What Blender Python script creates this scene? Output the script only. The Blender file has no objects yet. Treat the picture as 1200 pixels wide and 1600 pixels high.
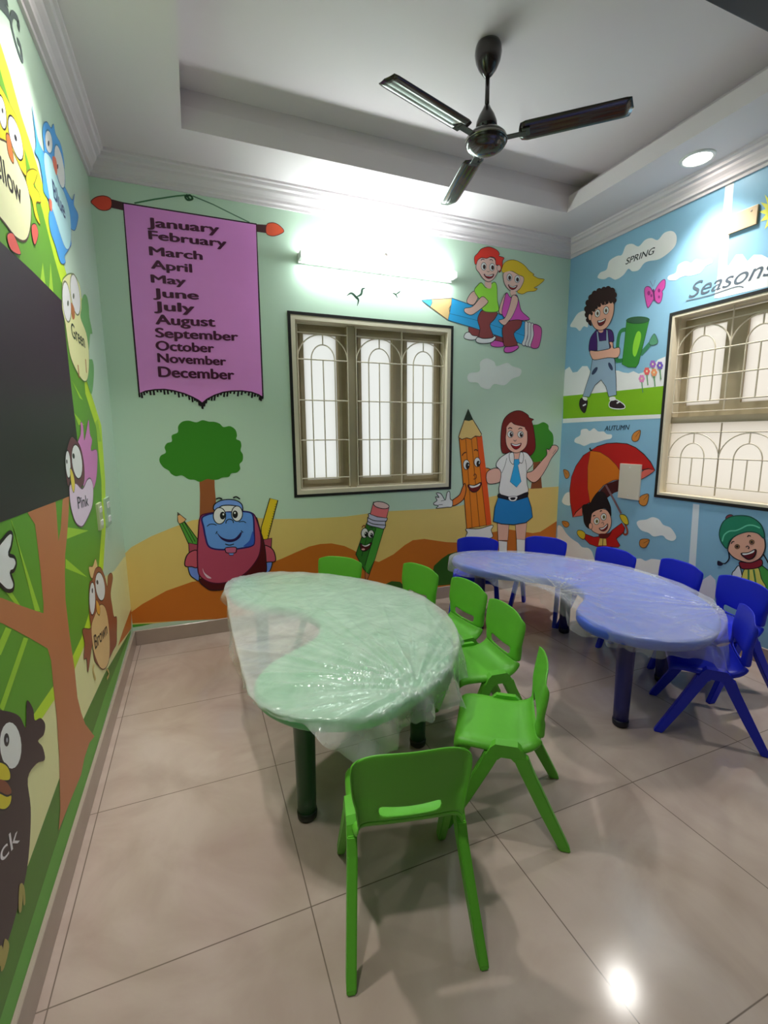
import bpy, bmesh, math, random
from mathutils import Vector, noise

# ------------------------------------------------------------------ camera
scene = bpy.context.scene
C = scene.collection
FPX = 724.7576
YAW, PITCH, ROLL = 0.3838, -0.1613, -0.0074
CAM = Vector((0.4543, -3.2979, 1.35))
fw = Vector((math.sin(YAW)*math.cos(PITCH), math.cos(YAW)*math.cos(PITCH), math.sin(PITCH)))
rt0 = Vector((math.cos(YAW), -math.sin(YAW), 0)); up0 = rt0.cross(fw)
RT = math.cos(ROLL)*rt0 + math.sin(ROLL)*up0
UP = -math.sin(ROLL)*rt0 + math.cos(ROLL)*up0
cd = bpy.data.cameras.new('camera'); cam = bpy.data.objects.new('camera', cd); C.objects.link(cam)
from mathutils import Matrix
m3 = Matrix((RT, UP, -fw)).transposed()
cam.matrix_world = Matrix.Translation(CAM) @ m3.to_4x4()
cd.sensor_fit = 'VERTICAL'; cd.sensor_height = 36.0; cd.lens = FPX/1600*36.0; cd.clip_start = 0.02
scene.camera = cam

# ------------------------------------------------------------------ exposure, world, lamps
scene.view_settings.view_transform = 'Standard'
scene.view_settings.look = 'None'
scene.view_settings.gamma = 1.0
scene.view_settings.use_curve_mapping = False
scene.view_settings.exposure = 2.1
SKY_STRENGTH = 0.265
TUBE_STRENGTH = 8.2
LAMP_STRENGTH = 8.0
LAMP_WATTS = 2.45
world = bpy.data.worlds.new('world'); scene.world = world; world.use_nodes = True
wn = world.node_tree.nodes['Background']
wn.inputs[0].default_value = (0.95, 0.98, 1.0, 1); wn.inputs[1].default_value = SKY_STRENGTH

# room size (metres)
W, YB, HC, HT = 3.5, -4.6, 2.93, 3.13

# ------------------------------------------------------------------ helpers
def lin(c):
    c = max(0.0, min(1.0, c/255.0))
    return c/12.92 if c <= 0.04045 else ((c+0.055)/1.055)**2.4
def rgb(c, g=1.0): return (lin(c[0]*g), lin(c[1]*g), lin(c[2]*g), 1.0)
_m = {}
def mat(name, c, rough=0.5, spec=0.5, bump=0.0, bscale=40, mottle=0.0, metal=0.0, mscale=6, coat=0.0):
    if name in _m: return _m[name]
    m = bpy.data.materials.new(name); m.use_nodes = True; nt = m.node_tree
    b = nt.nodes['Principled BSDF']
    b.inputs['Base Color'].default_value = rgb(c); b.inputs['Roughness'].default_value = rough
    b.inputs['Specular IOR Level'].default_value = spec; b.inputs['Metallic'].default_value = metal
    b.inputs['Coat Weight'].default_value = coat
    tc = nt.nodes.new('ShaderNodeTexCoord')
    n = nt.nodes.new('ShaderNodeTexNoise'); n.inputs['Scale'].default_value = mscale; n.inputs['Detail'].default_value = 4
    nt.links.new(tc.outputs['Object'], n.inputs['Vector'])
    mr = nt.nodes.new('ShaderNodeMapRange'); mr.inputs['To Min'].default_value = 1-mottle; mr.inputs['To Max'].default_value = 1+mottle
    nt.links.new(n.outputs['Fac'], mr.inputs['Value'])
    hs = nt.nodes.new('ShaderNodeHueSaturation'); hs.inputs['Color'].default_value = rgb(c)
    nt.links.new(mr.outputs[0], hs.inputs['Value']); nt.links.new(hs.outputs[0], b.inputs['Base Color'])
    if bump > 0:
        n2 = nt.nodes.new('ShaderNodeTexNoise'); n2.inputs['Scale'].default_value = bscale; n2.inputs['Detail'].default_value = 3
        nt.links.new(tc.outputs['Object'], n2.inputs['Vector'])
        bp = nt.nodes.new('ShaderNodeBump'); bp.inputs['Strength'].default_value = bump; bp.inputs['Distance'].default_value = 0.01
        nt.links.new(n2.outputs['Fac'], bp.inputs['Height']); nt.links.new(bp.outputs[0], b.inputs['Normal'])
    _m[name] = m; return m
def paint(c):
    k = 'paint_%d_%d_%d' % tuple(int(v) for v in c)
    return mat(k, c, 0.45, 0.35, mottle=0.03, mscale=9)
def emit(name, c, s):
    m = bpy.data.materials.new(name); m.use_nodes = True; nt = m.node_tree
    for n in list(nt.nodes):
        if n.type != 'OUTPUT_MATERIAL': nt.nodes.remove(n)
    e = nt.nodes.new('ShaderNodeEmission'); e.inputs[0].default_value = rgb(c); e.inputs[1].default_value = s
    nt.links.new(e.outputs[0], nt.nodes['Material Output'].inputs[0]); return m

def obj(name, bm, m, parent=None, smooth=False, kind=None, label=None):
    me = bpy.data.meshes.new(name); bm.to_mesh(me); bm.free()
    for mm in (m if isinstance(m, (list, tuple)) else [m]): me.materials.append(mm)
    if smooth:
        for p in me.polygons: p.use_smooth = True
    o = bpy.data.objects.new(name, me); C.objects.link(o)
    if parent: o.parent = parent
    if kind: o['kind'] = kind
    if label: o['label'] = label
    return o
def thing(name, label, cat, loc=(0, 0, 0), rz=0, group=None):
    o = bpy.data.objects.new(name, None); C.objects.link(o); o.empty_display_size = 0.1
    o.location = loc; o.rotation_euler = (0, 0, rz); o['label'] = label; o['category'] = cat
    if group: o['group'] = group
    return o
def tag(o, label, cat, group=None):
    o['label'] = label; o['category'] = cat
    if group: o['group'] = group
    return o
def struct(name, bm, m, parent=None, label=None, smooth=False):
    o = obj(name, bm, m, parent, smooth); o['kind'] = 'structure'
    if label: o['label'] = label
    return o
def box(bm, x0, x1, y0, y1, z0, z1, mi=0):
    v = [bm.verts.new((x, y, z)) for z in (z0, z1) for y in (y0, y1) for x in (x0, x1)]
    for f in ((0, 2, 3, 1), (4, 5, 7, 6), (0, 1, 5, 4), (2, 6, 7, 3), (0, 4, 6, 2), (1, 3, 7, 5)):
        fc = bm.faces.new([v[i] for i in f]); fc.material_index = mi
    return v
def bx(*a, mi=0):
    bm = bmesh.new(); box(bm, *a, mi=mi); return bm
def bevel(bm, w, seg=2):
    bmesh.ops.bevel(bm, geom=list(bm.edges), offset=w, segments=seg, affect='EDGES', profile=0.7); return bm
def tube(bm, pts, r, n=8, closed=False, cap=True, rads=None):
    pts = [Vector(p) for p in pts]; N = len(pts); rings = []
    prev = None
    for i, p in enumerate(pts):
        a = pts[(i-1) % N] if (closed or i > 0) else p
        b = pts[(i+1) % N] if (closed or i < N-1) else p
        t = (b-a).normalized()
        if prev is None:
            u = t.orthogonal().normalized()
        else:
            u = (prev - t*prev.dot(t)); u = u.normalized() if u.length > 1e-6 else t.orthogonal().normalized()
        prev = u; w = t.cross(u)
        rr = rads[i] if rads else r
        rings.append([bm.verts.new(p + rr*(math.cos(k*2*math.pi/n)*u + math.sin(k*2*math.pi/n)*w)) for k in range(n)])
    for i in range(N if closed else N-1):
        A, B = rings[i], rings[(i+1) % N]
        for k in range(n):
            bm.faces.new((A[k], A[(k+1) % n], B[(k+1) % n], B[k]))
    if cap and not closed:
        bm.faces.new(list(reversed(rings[0]))); bm.faces.new(rings[-1])
def lathe(bm, prof, n=32, center=(0, 0, 0), mi=0):
    cx, cy, cz = center; rings = []
    for r, z in prof:
        if r < 1e-5: rings.append([bm.verts.new((cx, cy, cz+z))])
        else: rings.append([bm.verts.new((cx+r*math.cos(2*math.pi*k/n), cy+r*math.sin(2*math.pi*k/n), cz+z)) for k in range(n)])
    for A, B in zip(rings, rings[1:]):
        for k in range(n):
            if len(A) == 1 and len(B) == 1: continue
            if len(A) == 1: f = (A[0], B[k], B[(k+1) % n])
            elif len(B) == 1: f = (A[k], B[0], A[(k+1) % n])
            else: f = (A[k], B[k], B[(k+1) % n], A[(k+1) % n])
            fc = bm.faces.new(f); fc.material_index = mi
    bmesh.ops.recalc_face_normals(bm, faces=bm.faces)
def cr(pts, closed=True, n=4):
    """smooth curve through points (Catmull-Rom)"""
    out = []; N = len(pts)
    for i in range(N if closed else N-1):
        p0 = pts[(i-1) % N] if (closed or i > 0) else pts[i]
        p1 = pts[i]; p2 = pts[(i+1) % N]
        p3 = pts[(i+2) % N] if (closed or i+2 < N) else p2
        for k in range(n):
            t = k/n
            out.append(tuple(0.5*((2*b)+(-a+c)*t+(2*a-5*b+4*c-d)*t*t+(-a+3*b-3*c+d)*t**3) for a, b, c, d in zip(p0, p1, p2, p3)))
    if not closed: out.append(tuple(pts[-1]))
    return out

# a point of a wall seen along one sight line of the photograph: the murals are measured on their walls
def sight(px, py): return RT*((px-600)/FPX) + UP*(-(py-800)/FPX) + fw
def on_wall(px, py, w):
    d = sight(px, py)
    if w == 'back': t = (0-CAM.y)/d.y; p = CAM+d*t; return (p.x, p.z)
    if w == 'left': t = (0-CAM.x)/d.x; p = CAM+d*t; return (p.y, p.z)
    t = (W-CAM.x)/d.x; p = CAM+d*t; return (p.y, p.z)
def wall3(uv, w, off):
    if w == 'back': return (uv[0], -off, uv[1])
    if w == 'left': return (off, uv[0], uv[1])
    return (W-off, uv[0], uv[1])
WN = {'back': Vector((0, -1, 0)), 'left': Vector((1, 0, 0)), 'right': Vector((-1, 0, 0))}
GAIN = {'back': 1.42, 'left': 1.32, 'right': 1.24}
INK = (25, 22, 28)
class Fig:
    """one painted figure: flat areas and brush lines of wall paint"""
    def __init__(s, wall, base=0.001, xf=(0, 0, 1), gain=None):
        s.w = wall; s.bm = bmesh.new(); s.off = base; s.mats = []; s.xf = xf; s.g = gain or GAIN[wall]
    def mi(s, c):
        c = tuple(min(250, v*s.g) for v in c) if c != INK else c
        m = paint(c)
        if m not in s.mats: s.mats.append(m)
        return s.mats.index(m)
    def T(s, pts): return [on_wall(s.xf[0]+x/s.xf[2], s.xf[1]+y/s.xf[2], s.w) for x, y in pts]
    def face(s, uv, c):
        vs = [s.bm.verts.new(wall3(p, s.w, s.off)) for p in uv]
        f = s.bm.faces.new(vs); f.normal_update()
        if f.normal.dot(WN[s.w]) < 0: f.normal_flip()
        f.material_index = s.mi(c)
    def line(s, uv, wd, c, closed=False, taper=False):
        N = len(uv); P = [Vector((p[0], p[1], 0)) for p in uv]; L = []; Rr = []
        for i in range(N):
            a = P[(i-1) % N] if (closed or i > 0) else P[i]
            b = P[(i+1) % N] if (closed or i < N-1) else P[i]
            t = (b-a); t = t.normalized() if t.length > 1e-9 else Vector((1, 0, 0))
            n = Vector((-t.y, t.x, 0)); h = wd/2
            if taper: h *= max(0.25, math.sin(math.pi*(i+0.5)/N))
            L.append(P[i]+n*h); Rr.append(P[i]-n*h)
        for i in range(N if closed else N-1):
            j = (i+1) % N
            vs = [s.bm.verts.new(wall3(p, s.w, s.off)) for p in (L[i], L[j], Rr[j], Rr[i])]
            try:
                f = s.bm.faces.new(vs); f.normal_update()
                if f.normal.dot(WN[s.w]) < 0: f.normal_flip()
                f.material_index = s.mi(c)
            except ValueError: pass
    def poly(s, c, pts, smooth=True, ow=0, oc=INK):
        uv = s.T(cr(pts) if smooth else pts); s.off += 0.00006
        s.face(uv, c)
        if ow: s.off += 0.00006; s.line(uv, ow, oc, True)
    def stroke(s, pts, wd=0.004, c=INK, smooth=True, taper=False):
        s.off += 0.00006; s.line(s.T(cr(pts, False) if smooth and len(pts) > 2 else pts), wd, c, False, taper)
    def ell(s, c, cx, cy, rx, ry, rot=0, ow=0, oc=INK, n=20):
        a = math.radians(rot); pts = []
        for k in range(n):
            x, y = rx*math.cos(2*math.pi*k/n), ry*math.sin(2*math.pi*k/n)
            pts.append((cx+x*math.cos(a)-y*math.sin(a), cy+x*math.sin(a)+y*math.cos(a)))
        s.poly(c, pts, False, ow, oc)
    def text(s, body, p0, p1, hpx, c=INK, bold=0.02, slant=0.0):
        a, b = s.T([p0, p1]); t = s.T([(p0[0], p0[1]-hpx)])[0]
        cu = bpy.data.curves.new('lettering', 'FONT'); cu.body = body; cu.size = 1; cu.shear = slant
        to = bpy.data.objects.new('lettering', cu); C.objects.link(to)
        dg = bpy.context.evaluated_depsgraph_get(); me = to.evaluated_get(dg).to_mesh()
        xs = [v.co.x for v in me.vertices]; x0, x1 = min(xs), max(xs)
        H = (t[1]-a[1])/0.69; s.off += 0.00006; mi = s.mi(c)
        for dx, dy in (((0, 0),) if bold <= 0 else ((-bold, 0), (bold, 0), (0, bold*0.5), (0, -bold*0.5))):
            vs = []
            for v in me.vertices:
                u = (v.co.x+dx-x0)/(x1-x0)
                vs.append(s.bm.verts.new(wall3((a[0]+(b[0]-a[0])*u, a[1]+(b[1]-a[1])*u+(v.co.y+dy)*H), s.w, s.off)))
            s.off += 0.00001
            for p in me.polygons:
                try:
                    f = s.bm.faces.new([vs[i] for i in p.vertices]); f.normal_update()
                    if f.normal.dot(WN[s.w]) < 0: f.normal_flip()
                    f.material_index = mi
                except ValueError: pass
        bpy.data.objects.remove(to); bpy.data.curves.remove(cu)
    def build(s, name, parent, label):
        return obj(name, s.bm, s.mats, parent, label=label)

# ------------------------------------------------------------------ room shell
M_ceil = mat('ceiling_paint', (228, 219, 222), 0.7, 0.2)
M_mint = mat('mint_wall_paint', (208, 234, 212), 0.42, 0.35, mottle=0.02, mscale=3, bump=0.04, bscale=160)
M_sky = mat('sky_blue_wall_paint', (146, 196, 226), 0.42, 0.35, mottle=0.04, mscale=3, bump=0.04, bscale=160)
M_cream = mat('cream_wall_paint', (225, 222, 210), 0.6, 0.3)
M_skirt = mat('skirting_tile', (176, 158, 146), 0.2, 0.5, mottle=0.08, mscale=9)

def floor_material():
    m = bpy.data.materials.new('polished_floor_tiles'); m.use_nodes = True; nt = m.node_tree; L = nt.links
    b = nt.nodes['Principled BSDF']; b.inputs['Roughness'].default_value = 0.13; b.inputs['Specular IOR Level'].default_value = 0.5
    g = nt.nodes.new('ShaderNodeNewGeometry'); sp = nt.nodes.new('ShaderNodeSeparateXYZ'); L.new(g.outputs['Position'], sp.inputs[0])
    def mth(op, a, bb=None):
        n = nt.nodes.new('ShaderNodeMath'); n.operation = op
        for i, v in enumerate((a, bb)):
            if v is None: continue
            if isinstance(v, (int, float)): n.inputs[i].default_value = v
            else: L.new(v, n.inputs[i])
        return n.outputs[0]
    def grid(o, off, T=0.642):
        a = mth('DIVIDE', mth('SUBTRACT', o, off), T); fr = mth('FRACT', a)
        return mth('MINIMUM', fr, mth('SUBTRACT', 1.0, fr)), mth('FLOOR', a)
    ax, ix = grid(sp.outputs['X'], 0.038); ay, iy = grid(sp.outputs['Y'], -2.150, 0.636)
    d = mth('MINIMUM', ax, ay)
    line = nt.nodes.new('ShaderNodeMapRange'); line.inputs['From Min'].default_value = 0.0012; line.inputs['From Max'].default_value = 0.0038
    line.inputs['To Min'].default_value = 0.0; line.inputs['To Max'].default_value = 1.0; L.new(d, line.inputs['Value'])
    tone = nt.nodes.new('ShaderNodeTexWhiteNoise'); cx = nt.nodes.new('ShaderNodeCombineXYZ'); L.new(ix, cx.inputs[0]); L.new(iy, cx.inputs[1]); L.new(cx.outputs[0], tone.inputs['Vector'])
    n1 = nt.nodes.new('ShaderNodeTexNoise'); n1.inputs['Scale'].default_value = 2.6; n1.inputs['Detail'].default_value = 7; n1.inputs['Distortion'].default_value = 1.4
    L.new(g.outputs['Position'], n1.inputs['Vector'])
    r = nt.nodes.new('ShaderNodeValToRGB'); r.color_ramp.elements[0].position = 0.3; r.color_ramp.elements[1].position = 0.72
    r.color_ramp.elements[0].color = rgb((178, 157, 145)); r.color_ramp.elements[1].color = rgb((200, 181, 170)); L.new(n1.outputs['Fac'], r.inputs[0])
    hs = nt.nodes.new('ShaderNodeHueSaturation'); L.new(r.outputs[0], hs.inputs['Color']); L.new(mth('ADD', mth('MULTIPLY', tone.outputs['Value'], 0.05), 0.96), hs.inputs['Value'])
    mx = nt.nodes.new('ShaderNodeMix'); mx.data_type = 'RGBA'; mx.inputs[6].default_value = rgb((118, 103, 93)); L.new(line.outputs[0], mx.inputs[0]); L.new(hs.outputs[0], mx.inputs[7])
    L.new(mx.outputs[2], b.inputs['Base Color'])
    rr = mth('ADD', mth('MULTIPLY', n1.outputs['Fac'], 0.08), 0.09); L.new(rr, b.inputs['Roughness'])
    return m
struct('floor', bx(-0.2, W+0.2, YB-0.2, 0.25, -0.1, 0), floor_material())

# window openings
X1a, X1b, Z1a, Z1b = 1.112, 2.358, 0.940, 2.172
Y2a, Y2b, Z2a, Z2b = -0.975, -2.235, 0.925, 2.140    # right wall
bm = bmesh.new()
box(bm, -0.2, X1a, 0, 0.22, 0, HT); box(bm, X1b, W+0.2, 0, 0.22, 0, HT)
box(bm, X1a, X1b, 0, 0.22, 0, Z1a); box(bm, X1a, X1b, 0, 0.22, Z1b, HT)
wall_back = struct('wall_back', bm, M_mint, label='mint green wall painted with a desert landscape and school figures')
bm = bmesh.new()
box(bm, W, W+0.2, Y2a, 0, 0, HT); box(bm, W, W+0.2, YB, Y2b, 0, HT)
box(bm, W, W+0.2, Y2b, Y2a, 0, Z2a); box(bm, W, W+0.2, Y2b, Y2a, Z2b, HT)
wall_right = struct('wall_right', bm, M_sky, label='sky blue wall painted with scenes of the seasons')
wall_left = struct('wall_left', bx(-0.2, 0, YB, 0, 0, HT), M_mint, label='green wall painted with a tree full of coloured birds')
wall_front = struct('wall_front', bx(-0.2, W+0.2, YB-0.2, YB, 0, HT), mat('dim_wall_paint', (120, 112, 102), 0.6, 0.3))

# ceiling with its sunken tray
bm = bmesh.new()
def ring(pts): return [bm.verts.new(p) for p in pts]
tray = (0.503, 3.055, -3.9, -0.42)
outer = ring([(-0.2, YB-0.2, HC), (W+0.2, YB-0.2, HC), (W+0.2, 0.22, HC), (-0.2, 0.22, HC)])
r1 = ring([(tray[0], tray[2], HC), (tray[1], tray[2], HC), (tray[1], tray[3], HC), (tray[0], tray[3], HC)])
r2 = ring([(tray[0], tray[2], HC+0.11), (tray[1]+0.01, tray[2], HC+0.11), (tray[1]+0.01, tray[3], HC+0.11), (tray[0], tray[3], HC+0.11)])
r3 = ring([(tray[0], tray[2]-0.02, HT), (tray[1]+0.13, tray[2]-0.02, HT), (tray[1]+0.13, tray[3]+0.02, HT), (tray[0], tray[3]+0.02, HT)])
for a, b in ((outer, r1), (r1, r2), (r2, r3)):
    for k in range(4): bm.faces.new((a[k], a[(k+1) % 4], b[(k+1) % 4], b[k]))
bm.faces.new(r3)
top = ring([(-0.2, YB-0.2, HT+0.1), (W+0.2, YB-0.2, HT+0.1), (W+0.2, 0.22, HT+0.1), (-0.2, 0.22, HT+0.1)])
bm.faces.new(top)
for k in range(4): bm.faces.new((outer[k], outer[(k+1) % 4], top[(k+1) % 4], top[k]))
bmesh.ops.recalc_face_normals(bm, faces=bm.faces)
struct('ceiling', bm, M_ceil)

# stepped cornice all round
prof = [(0.0, 2.812), (0.012, 2.812), (0.014, 2.828), (0.030, 2.834), (0.032, 2.848), (0.040, 2.862), (0.056, 2.878), (0.060, 2.892), (0.080, 2.898), (0.086, 2.914), (0.098, 2.918), (0.100, HC)]
bm = bmesh.new(); rings = []
for d, z in prof:
    rings.append([bm.verts.new(p) for p in ((d, YB+d, z), (W-d, YB+d, z), (W-d, -d, z), (d, -d, z))])
for a, b in zip(rings, rings[1:]):
    for k in range(4): bm.faces.new((a[k], a[(k+1) % 4], b[(k+1) % 4], b[k]))
bmesh.ops.recalc_face_normals(bm, faces=bm.faces)
struct('trim_1', bm, M_ceil, label='white stepped plaster cornice')
# dark beam near the camera, only its edge shows
struct('trim_2', bevel(bx(1.75, W-0.11, -2.30, -2.015, 2.80, 2.90), 0.004), mat('dark_beam_wood', (30, 22, 32), 0.5), label='dark beam under the ceiling')

SK = 0.100
struct('baseboard_back', bevel(bx(0.014, W-0.014, -0.014, 0.0, 0, SK), 0.002, 1), M_skirt)
struct('baseboard_left', bevel(bx(0, 0.014, YB, 0.0, 0, SK), 0.002, 1), M_skirt)
struct('baseboard_right', bevel(bx(W-0.014, W, YB, 0.0, 0, SK), 0.002, 1), M_skirt)

# ------------------------------------------------------------------ windows
M_frame = mat('beige_window_frame', (176, 162, 134), 0.55, 0.3, mottle=0.18, mscale=5)
M_reveal = mat('cream_window_reveal', (226, 216, 192), 0.6, 0.3, mottle=0.06)
M_grille = mat('cream_grille_paint', (222, 212, 190), 0.45, 0.4)
M_border = mat('black_border_paint', (26, 24, 22), 0.5, 0.4)
def pane_material(c=(0.93, 0.93, 0.90, 1)):
    m = bpy.data.materials.new('frosted_glass'); m.use_nodes = True; nt = m.node_tree
    for n in list(nt.nodes):
        if n.type != 'OUTPUT_MATERIAL': nt.nodes.remove(n)
    t = nt.nodes.new('ShaderNodeBsdfTranslucent'); t.inputs[0].default_value = c
    g = nt.nodes.new('ShaderNodeBsdfGlossy'); g.inputs['Roughness'].default_value = 0.25
    mx = nt.nodes.new('ShaderNodeMixShader'); mx.inputs[0].default_value = 0.05
    nt.links.new(t.outputs[0], mx.inputs[1]); nt.links.new(g.outputs[0], mx.inputs[2])
    nt.links.new(mx.outputs[0], nt.nodes['Material Output'].inputs[0]); return m
M_pane = pane_material(); M_pane2 = pane_material((0.97, 0.92, 0.85, 1))

# window boxes are drawn in (a along the wall, d depth into the wall, z) and turned to their wall
def to_back(a, d, z): return (a, d, z)
def to_right(a, d, z): return (W+d, -a, z)
def wbox(bm, f, a0, a1, d0, d1, z0, z1):
    v = [bm.verts.new(f(a, d, z)) for z in (z0, z1) for d in (d0, d1) for a in (a0, a1)]
    for q in ((0, 2, 3, 1), (4, 5, 7, 6), (0, 1, 5, 4), (2, 6, 7, 3), (0, 4, 6, 2), (1, 3, 7, 5)): bm.faces.new([v[i] for i in q])
def frame_ring(bm, f, a0, a1, z0, z1, w, d0, d1):
    wbox(bm, f, a0, a1, d0, d1, z1-w, z1); wbox(bm, f, a0, a1, d0, d1, z0, z0+w)
    wbox(bm, f, a0, a0+w, d0, d1, z0+w, z1-w); wbox(bm, f, a1-w, a1, d0, d1, z0+w, z1-w)
def rod(bm, f, pts, d, r=0.0045): tube(bm, [f(a, d, z) for a, z in pts], r, 6)
def arch_module(bm, f, a0, a1, ztop, zbot, rows, d, r=0.0045):
    """grille bay: outer arch, inner arch, centre bar and cross rails"""
    w = a1-a0; c = (a0+a1)/2; zs = ztop-0.006-w/2*0.95
    for z in [ztop, zs, zbot]+rows: rod(bm, f, [(a0, z), (a1, z)], d, r)
    rod(bm, f, [(a0+w/2-w/2*math.cos(math.pi*k/18), zs+(ztop-0.006-zs)*math.sin(math.pi*k/18)) for k in range(19)], d, r)
    ri = w*0.235; hi = (ztop-zs)*0.58
    rod(bm, f, [(c-ri, zbot)]+[(c-ri*math.cos(math.pi*k/14), zs+hi*math.sin(math.pi*k/14)) for k in range(15)]+[(c+ri, zbot)], d, r)
    rod(bm, f, [(c, ztop), (c, zs+hi)], d, r); rod(bm, f, [(c, zs), (c, zbot)], d, r)

def window(name, f, a0, a1, z0, z1, label, rw=0.03):
    bm = bmesh.new(); frame_ring(bm, f, a0-0.018, a1+0.018, z0-0.018, z1+0.018, 0.02, -0.006, 0.0)
    root = struct(name, bm, M_border, label=label)
    bm = bmesh.new(); frame_ring(bm, f, a0+0.002, a1-0.002, z0+0.002, z1-0.002, rw, -0.004, 0.175)
    struct('window_reveal', bm, M_reveal, root); return root

# window 1 (back wall)
w1 = window('window_1', to_back, X1a, X1b, Z1a, Z1b, 'window with three narrow frosted panes behind an arched grille in the mint wall')
xs = [(1.222, 1.467), (1.655, 1.903), (2.032, 2.279)]; zb, zt = 1.036, 2.076
bm = bmesh.new()
edges = [1.142] + [v for p in xs for v in p] + [2.328]
for i in range(0, 8, 2): wbox(bm, to_back, edges[i], edges[i+1], 0.115, 0.155, 0.97, 2.142)
for a, b in xs: wbox(bm, to_back, a, b, 0.115, 0.155, 0.97, zb); wbox(bm, to_back, a, b, 0.115, 0.155, zt, 2.142)
struct('window_frame', bm, M_frame, w1)
for a, b in xs:
    bm = bmesh.new(); frame_ring(bm, to_back, a-0.03, b+0.03, zb-0.03, zt+0.03, 0.026, 0.10, 0.115); struct('sash', bm, M_frame, w1)
    bm = bmesh.new(); wbox(bm, to_back, a, b, 0.132, 0.136, zb, zt); struct('pane', bm, M_pane, w1)
bm = bmesh.new(); wbox(bm, to_back, 1.533, 1.586, 0.05, 0.115, 0.972, 2.14); struct('mullion', bm, M_frame, w1)
for a, b in ((1.162, 1.526), (1.593, 1.955), (1.958, 2.319)):
    bm = bmesh.new(); arch_module(bm, to_back, a, b, 2.068, 1.052, [1.609, 1.328], 0.04)
    rod(bm, to_back, [(a, 2.128), (b, 2.128), (b, 0.985), (a, 0.985), (a, 2.128)], 0.04)
    struct('grille', bm, M_grille, w1)

# window 2 (right wall): a = -y
w2 = window('window_2', to_right, 0.975, 2.235, Z2a, Z2b, 'wide window with an upper row of panes over one long pane in the blue wall', 0.016)
px = [(1.034, 1.265), (1.39, 1.62), (1.745, 1.975)]
bm = bmesh.new(); e = [0.992] + [v for p in px for v in p] + [2.218]
for i in range(0, 8, 2): wbox(bm, to_right, e[i], e[i+1], 0.115, 0.155, 1.47, 2.11)
for a, b in px: wbox(bm, to_right, a, b, 0.115, 0.155, 1.47, 1.545); wbox(bm, to_right, a, b, 0.115, 0.155, 2.052, 2.11)
struct('window_frame', bm, M_frame, w2)
bm = bmesh.new(); wbox(bm, to_right, 0.992, 2.218, 0.055, 0.155, 1.425, 1.468); struct('transom', bm, M_frame, w2)
for a, b in px:
    bm = bmesh.new(); wbox(bm, to_right, a, b, 0.132, 0.136, 1.545, 2.052); struct('pane', bm, M_pane2, w2)
bm = bmesh.new(); wbox(bm, to_right, 0.992, 2.218, 0.066, 0.070, 0.942, 1.425); struct('pane', bm, M_pane2, w2, label='long pane under the transom')
for k in range(3):
    a, b = 1.005+0.34*k+(0.06 if k > 1 else 0), 1.345+0.34*k+(0.06 if k > 1 else 0)
    bm = bmesh.new(); arch_module(bm, to_right, a, b, 2.047, 1.563, [1.721], 0.04)
    rod(bm, to_right, [(a, 2.122), (b, 2.122), (b, 1.497), (a, 1.497), (a, 2.122)], 0.04)
    arch_module(bm, to_right, a, b, 1.362, 1.011, [], 0.04, 0.004)
    rod(bm, to_right, [(a, 1.42), (a, 0.958)], 0.04); rod(bm, to_right, [(b, 1.42), (b, 0.958)], 0.04)
    struct('grille', bm, M_grille, w2)

# ------------------------------------------------------------------ murals: back wall
SAND = (172, 150, 88); ORANGE = (150, 84, 26); DGREEN = (36, 72, 22); SKIN = (190, 138, 124)
f = Fig('back', 0.0006)
f.poly(SAND, [(204, 978), (198, 930), (192, 868), (205, 855), (236, 838), (270, 824), (300, 813), (345, 806), (430, 811), (490, 810), (540, 807), (600, 799), (680, 795), (720, 790), (763, 777), (828, 763), (876, 760), (877, 780), (873, 860), (872, 905), (650, 920), (420, 955)], False)
f.poly(ORANGE, [(204, 974), (203, 958), (222, 944), (260, 923), (300, 909), (350, 902), (400, 890), (427, 878), (440, 873), (460, 864), (483, 854), (500, 850), (518, 849), (538, 853), (553, 860), (575, 874), (592, 878), (615, 866), (632, 852), (645, 844), (663, 842), (697, 847), (717, 848), (745, 843), (767, 832), (794, 827), (832, 833), (844, 831), (858, 822), (870, 814), (873, 820), (871, 905), (650, 920), (362, 966)], False)
f.poly(DGREEN, [(672, 916), (678, 884), (690, 873), (700, 866), (717, 861), (735, 864), (752, 875), (765, 892), (771, 908)], False)
f.poly(DGREEN, [(596, 928), (601, 913), (612, 908), (625, 909), (632, 916), (640, 924)], False)
f.poly((60, 120, 40), [(203, 981), (204, 976), (218, 975), (240, 974), (222, 978)], False)
f.build('painted_desert', wall_back, 'sand and orange hills painted along the wall foot')

f = Fig('back', 0.0014)       # banner of months, crop scale
f.xf = (130, 280, 3.75)
f.stroke([(300, 141), (420, 118), (540, 100), (600, 94)], 0.008, (50, 90, 60), False)
f.stroke([(640, 98), (760, 148), (880, 208), (975, 254)], 0.007, (70, 100, 80), False)
f.stroke([(612, 92), (598, 104), (612, 122), (640, 116), (628, 96), (610, 100), (622, 116)], 0.012, (30, 60, 40))
f.poly((60, 35, 38), [(165, 118), (236, 136), (236, 184), (165, 168)], False)
f.poly((60, 35, 38), [(1012, 264), (1072, 268), (1072, 316), (1012, 308)], False)
f.poly((190, 60, 45), [(46, 132), (75, 106), (120, 98), (158, 112), (168, 140), (160, 172), (130, 184), (95, 178), (66, 156)], True, 0.004, (80, 30, 30))
f.poly((200, 72, 48), [(1176, 304), (1150, 272), (1115, 256), (1080, 262), (1070, 290), (1076, 322), (1110, 334), (1150, 324)], True, 0.004, (80, 30, 30))
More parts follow.
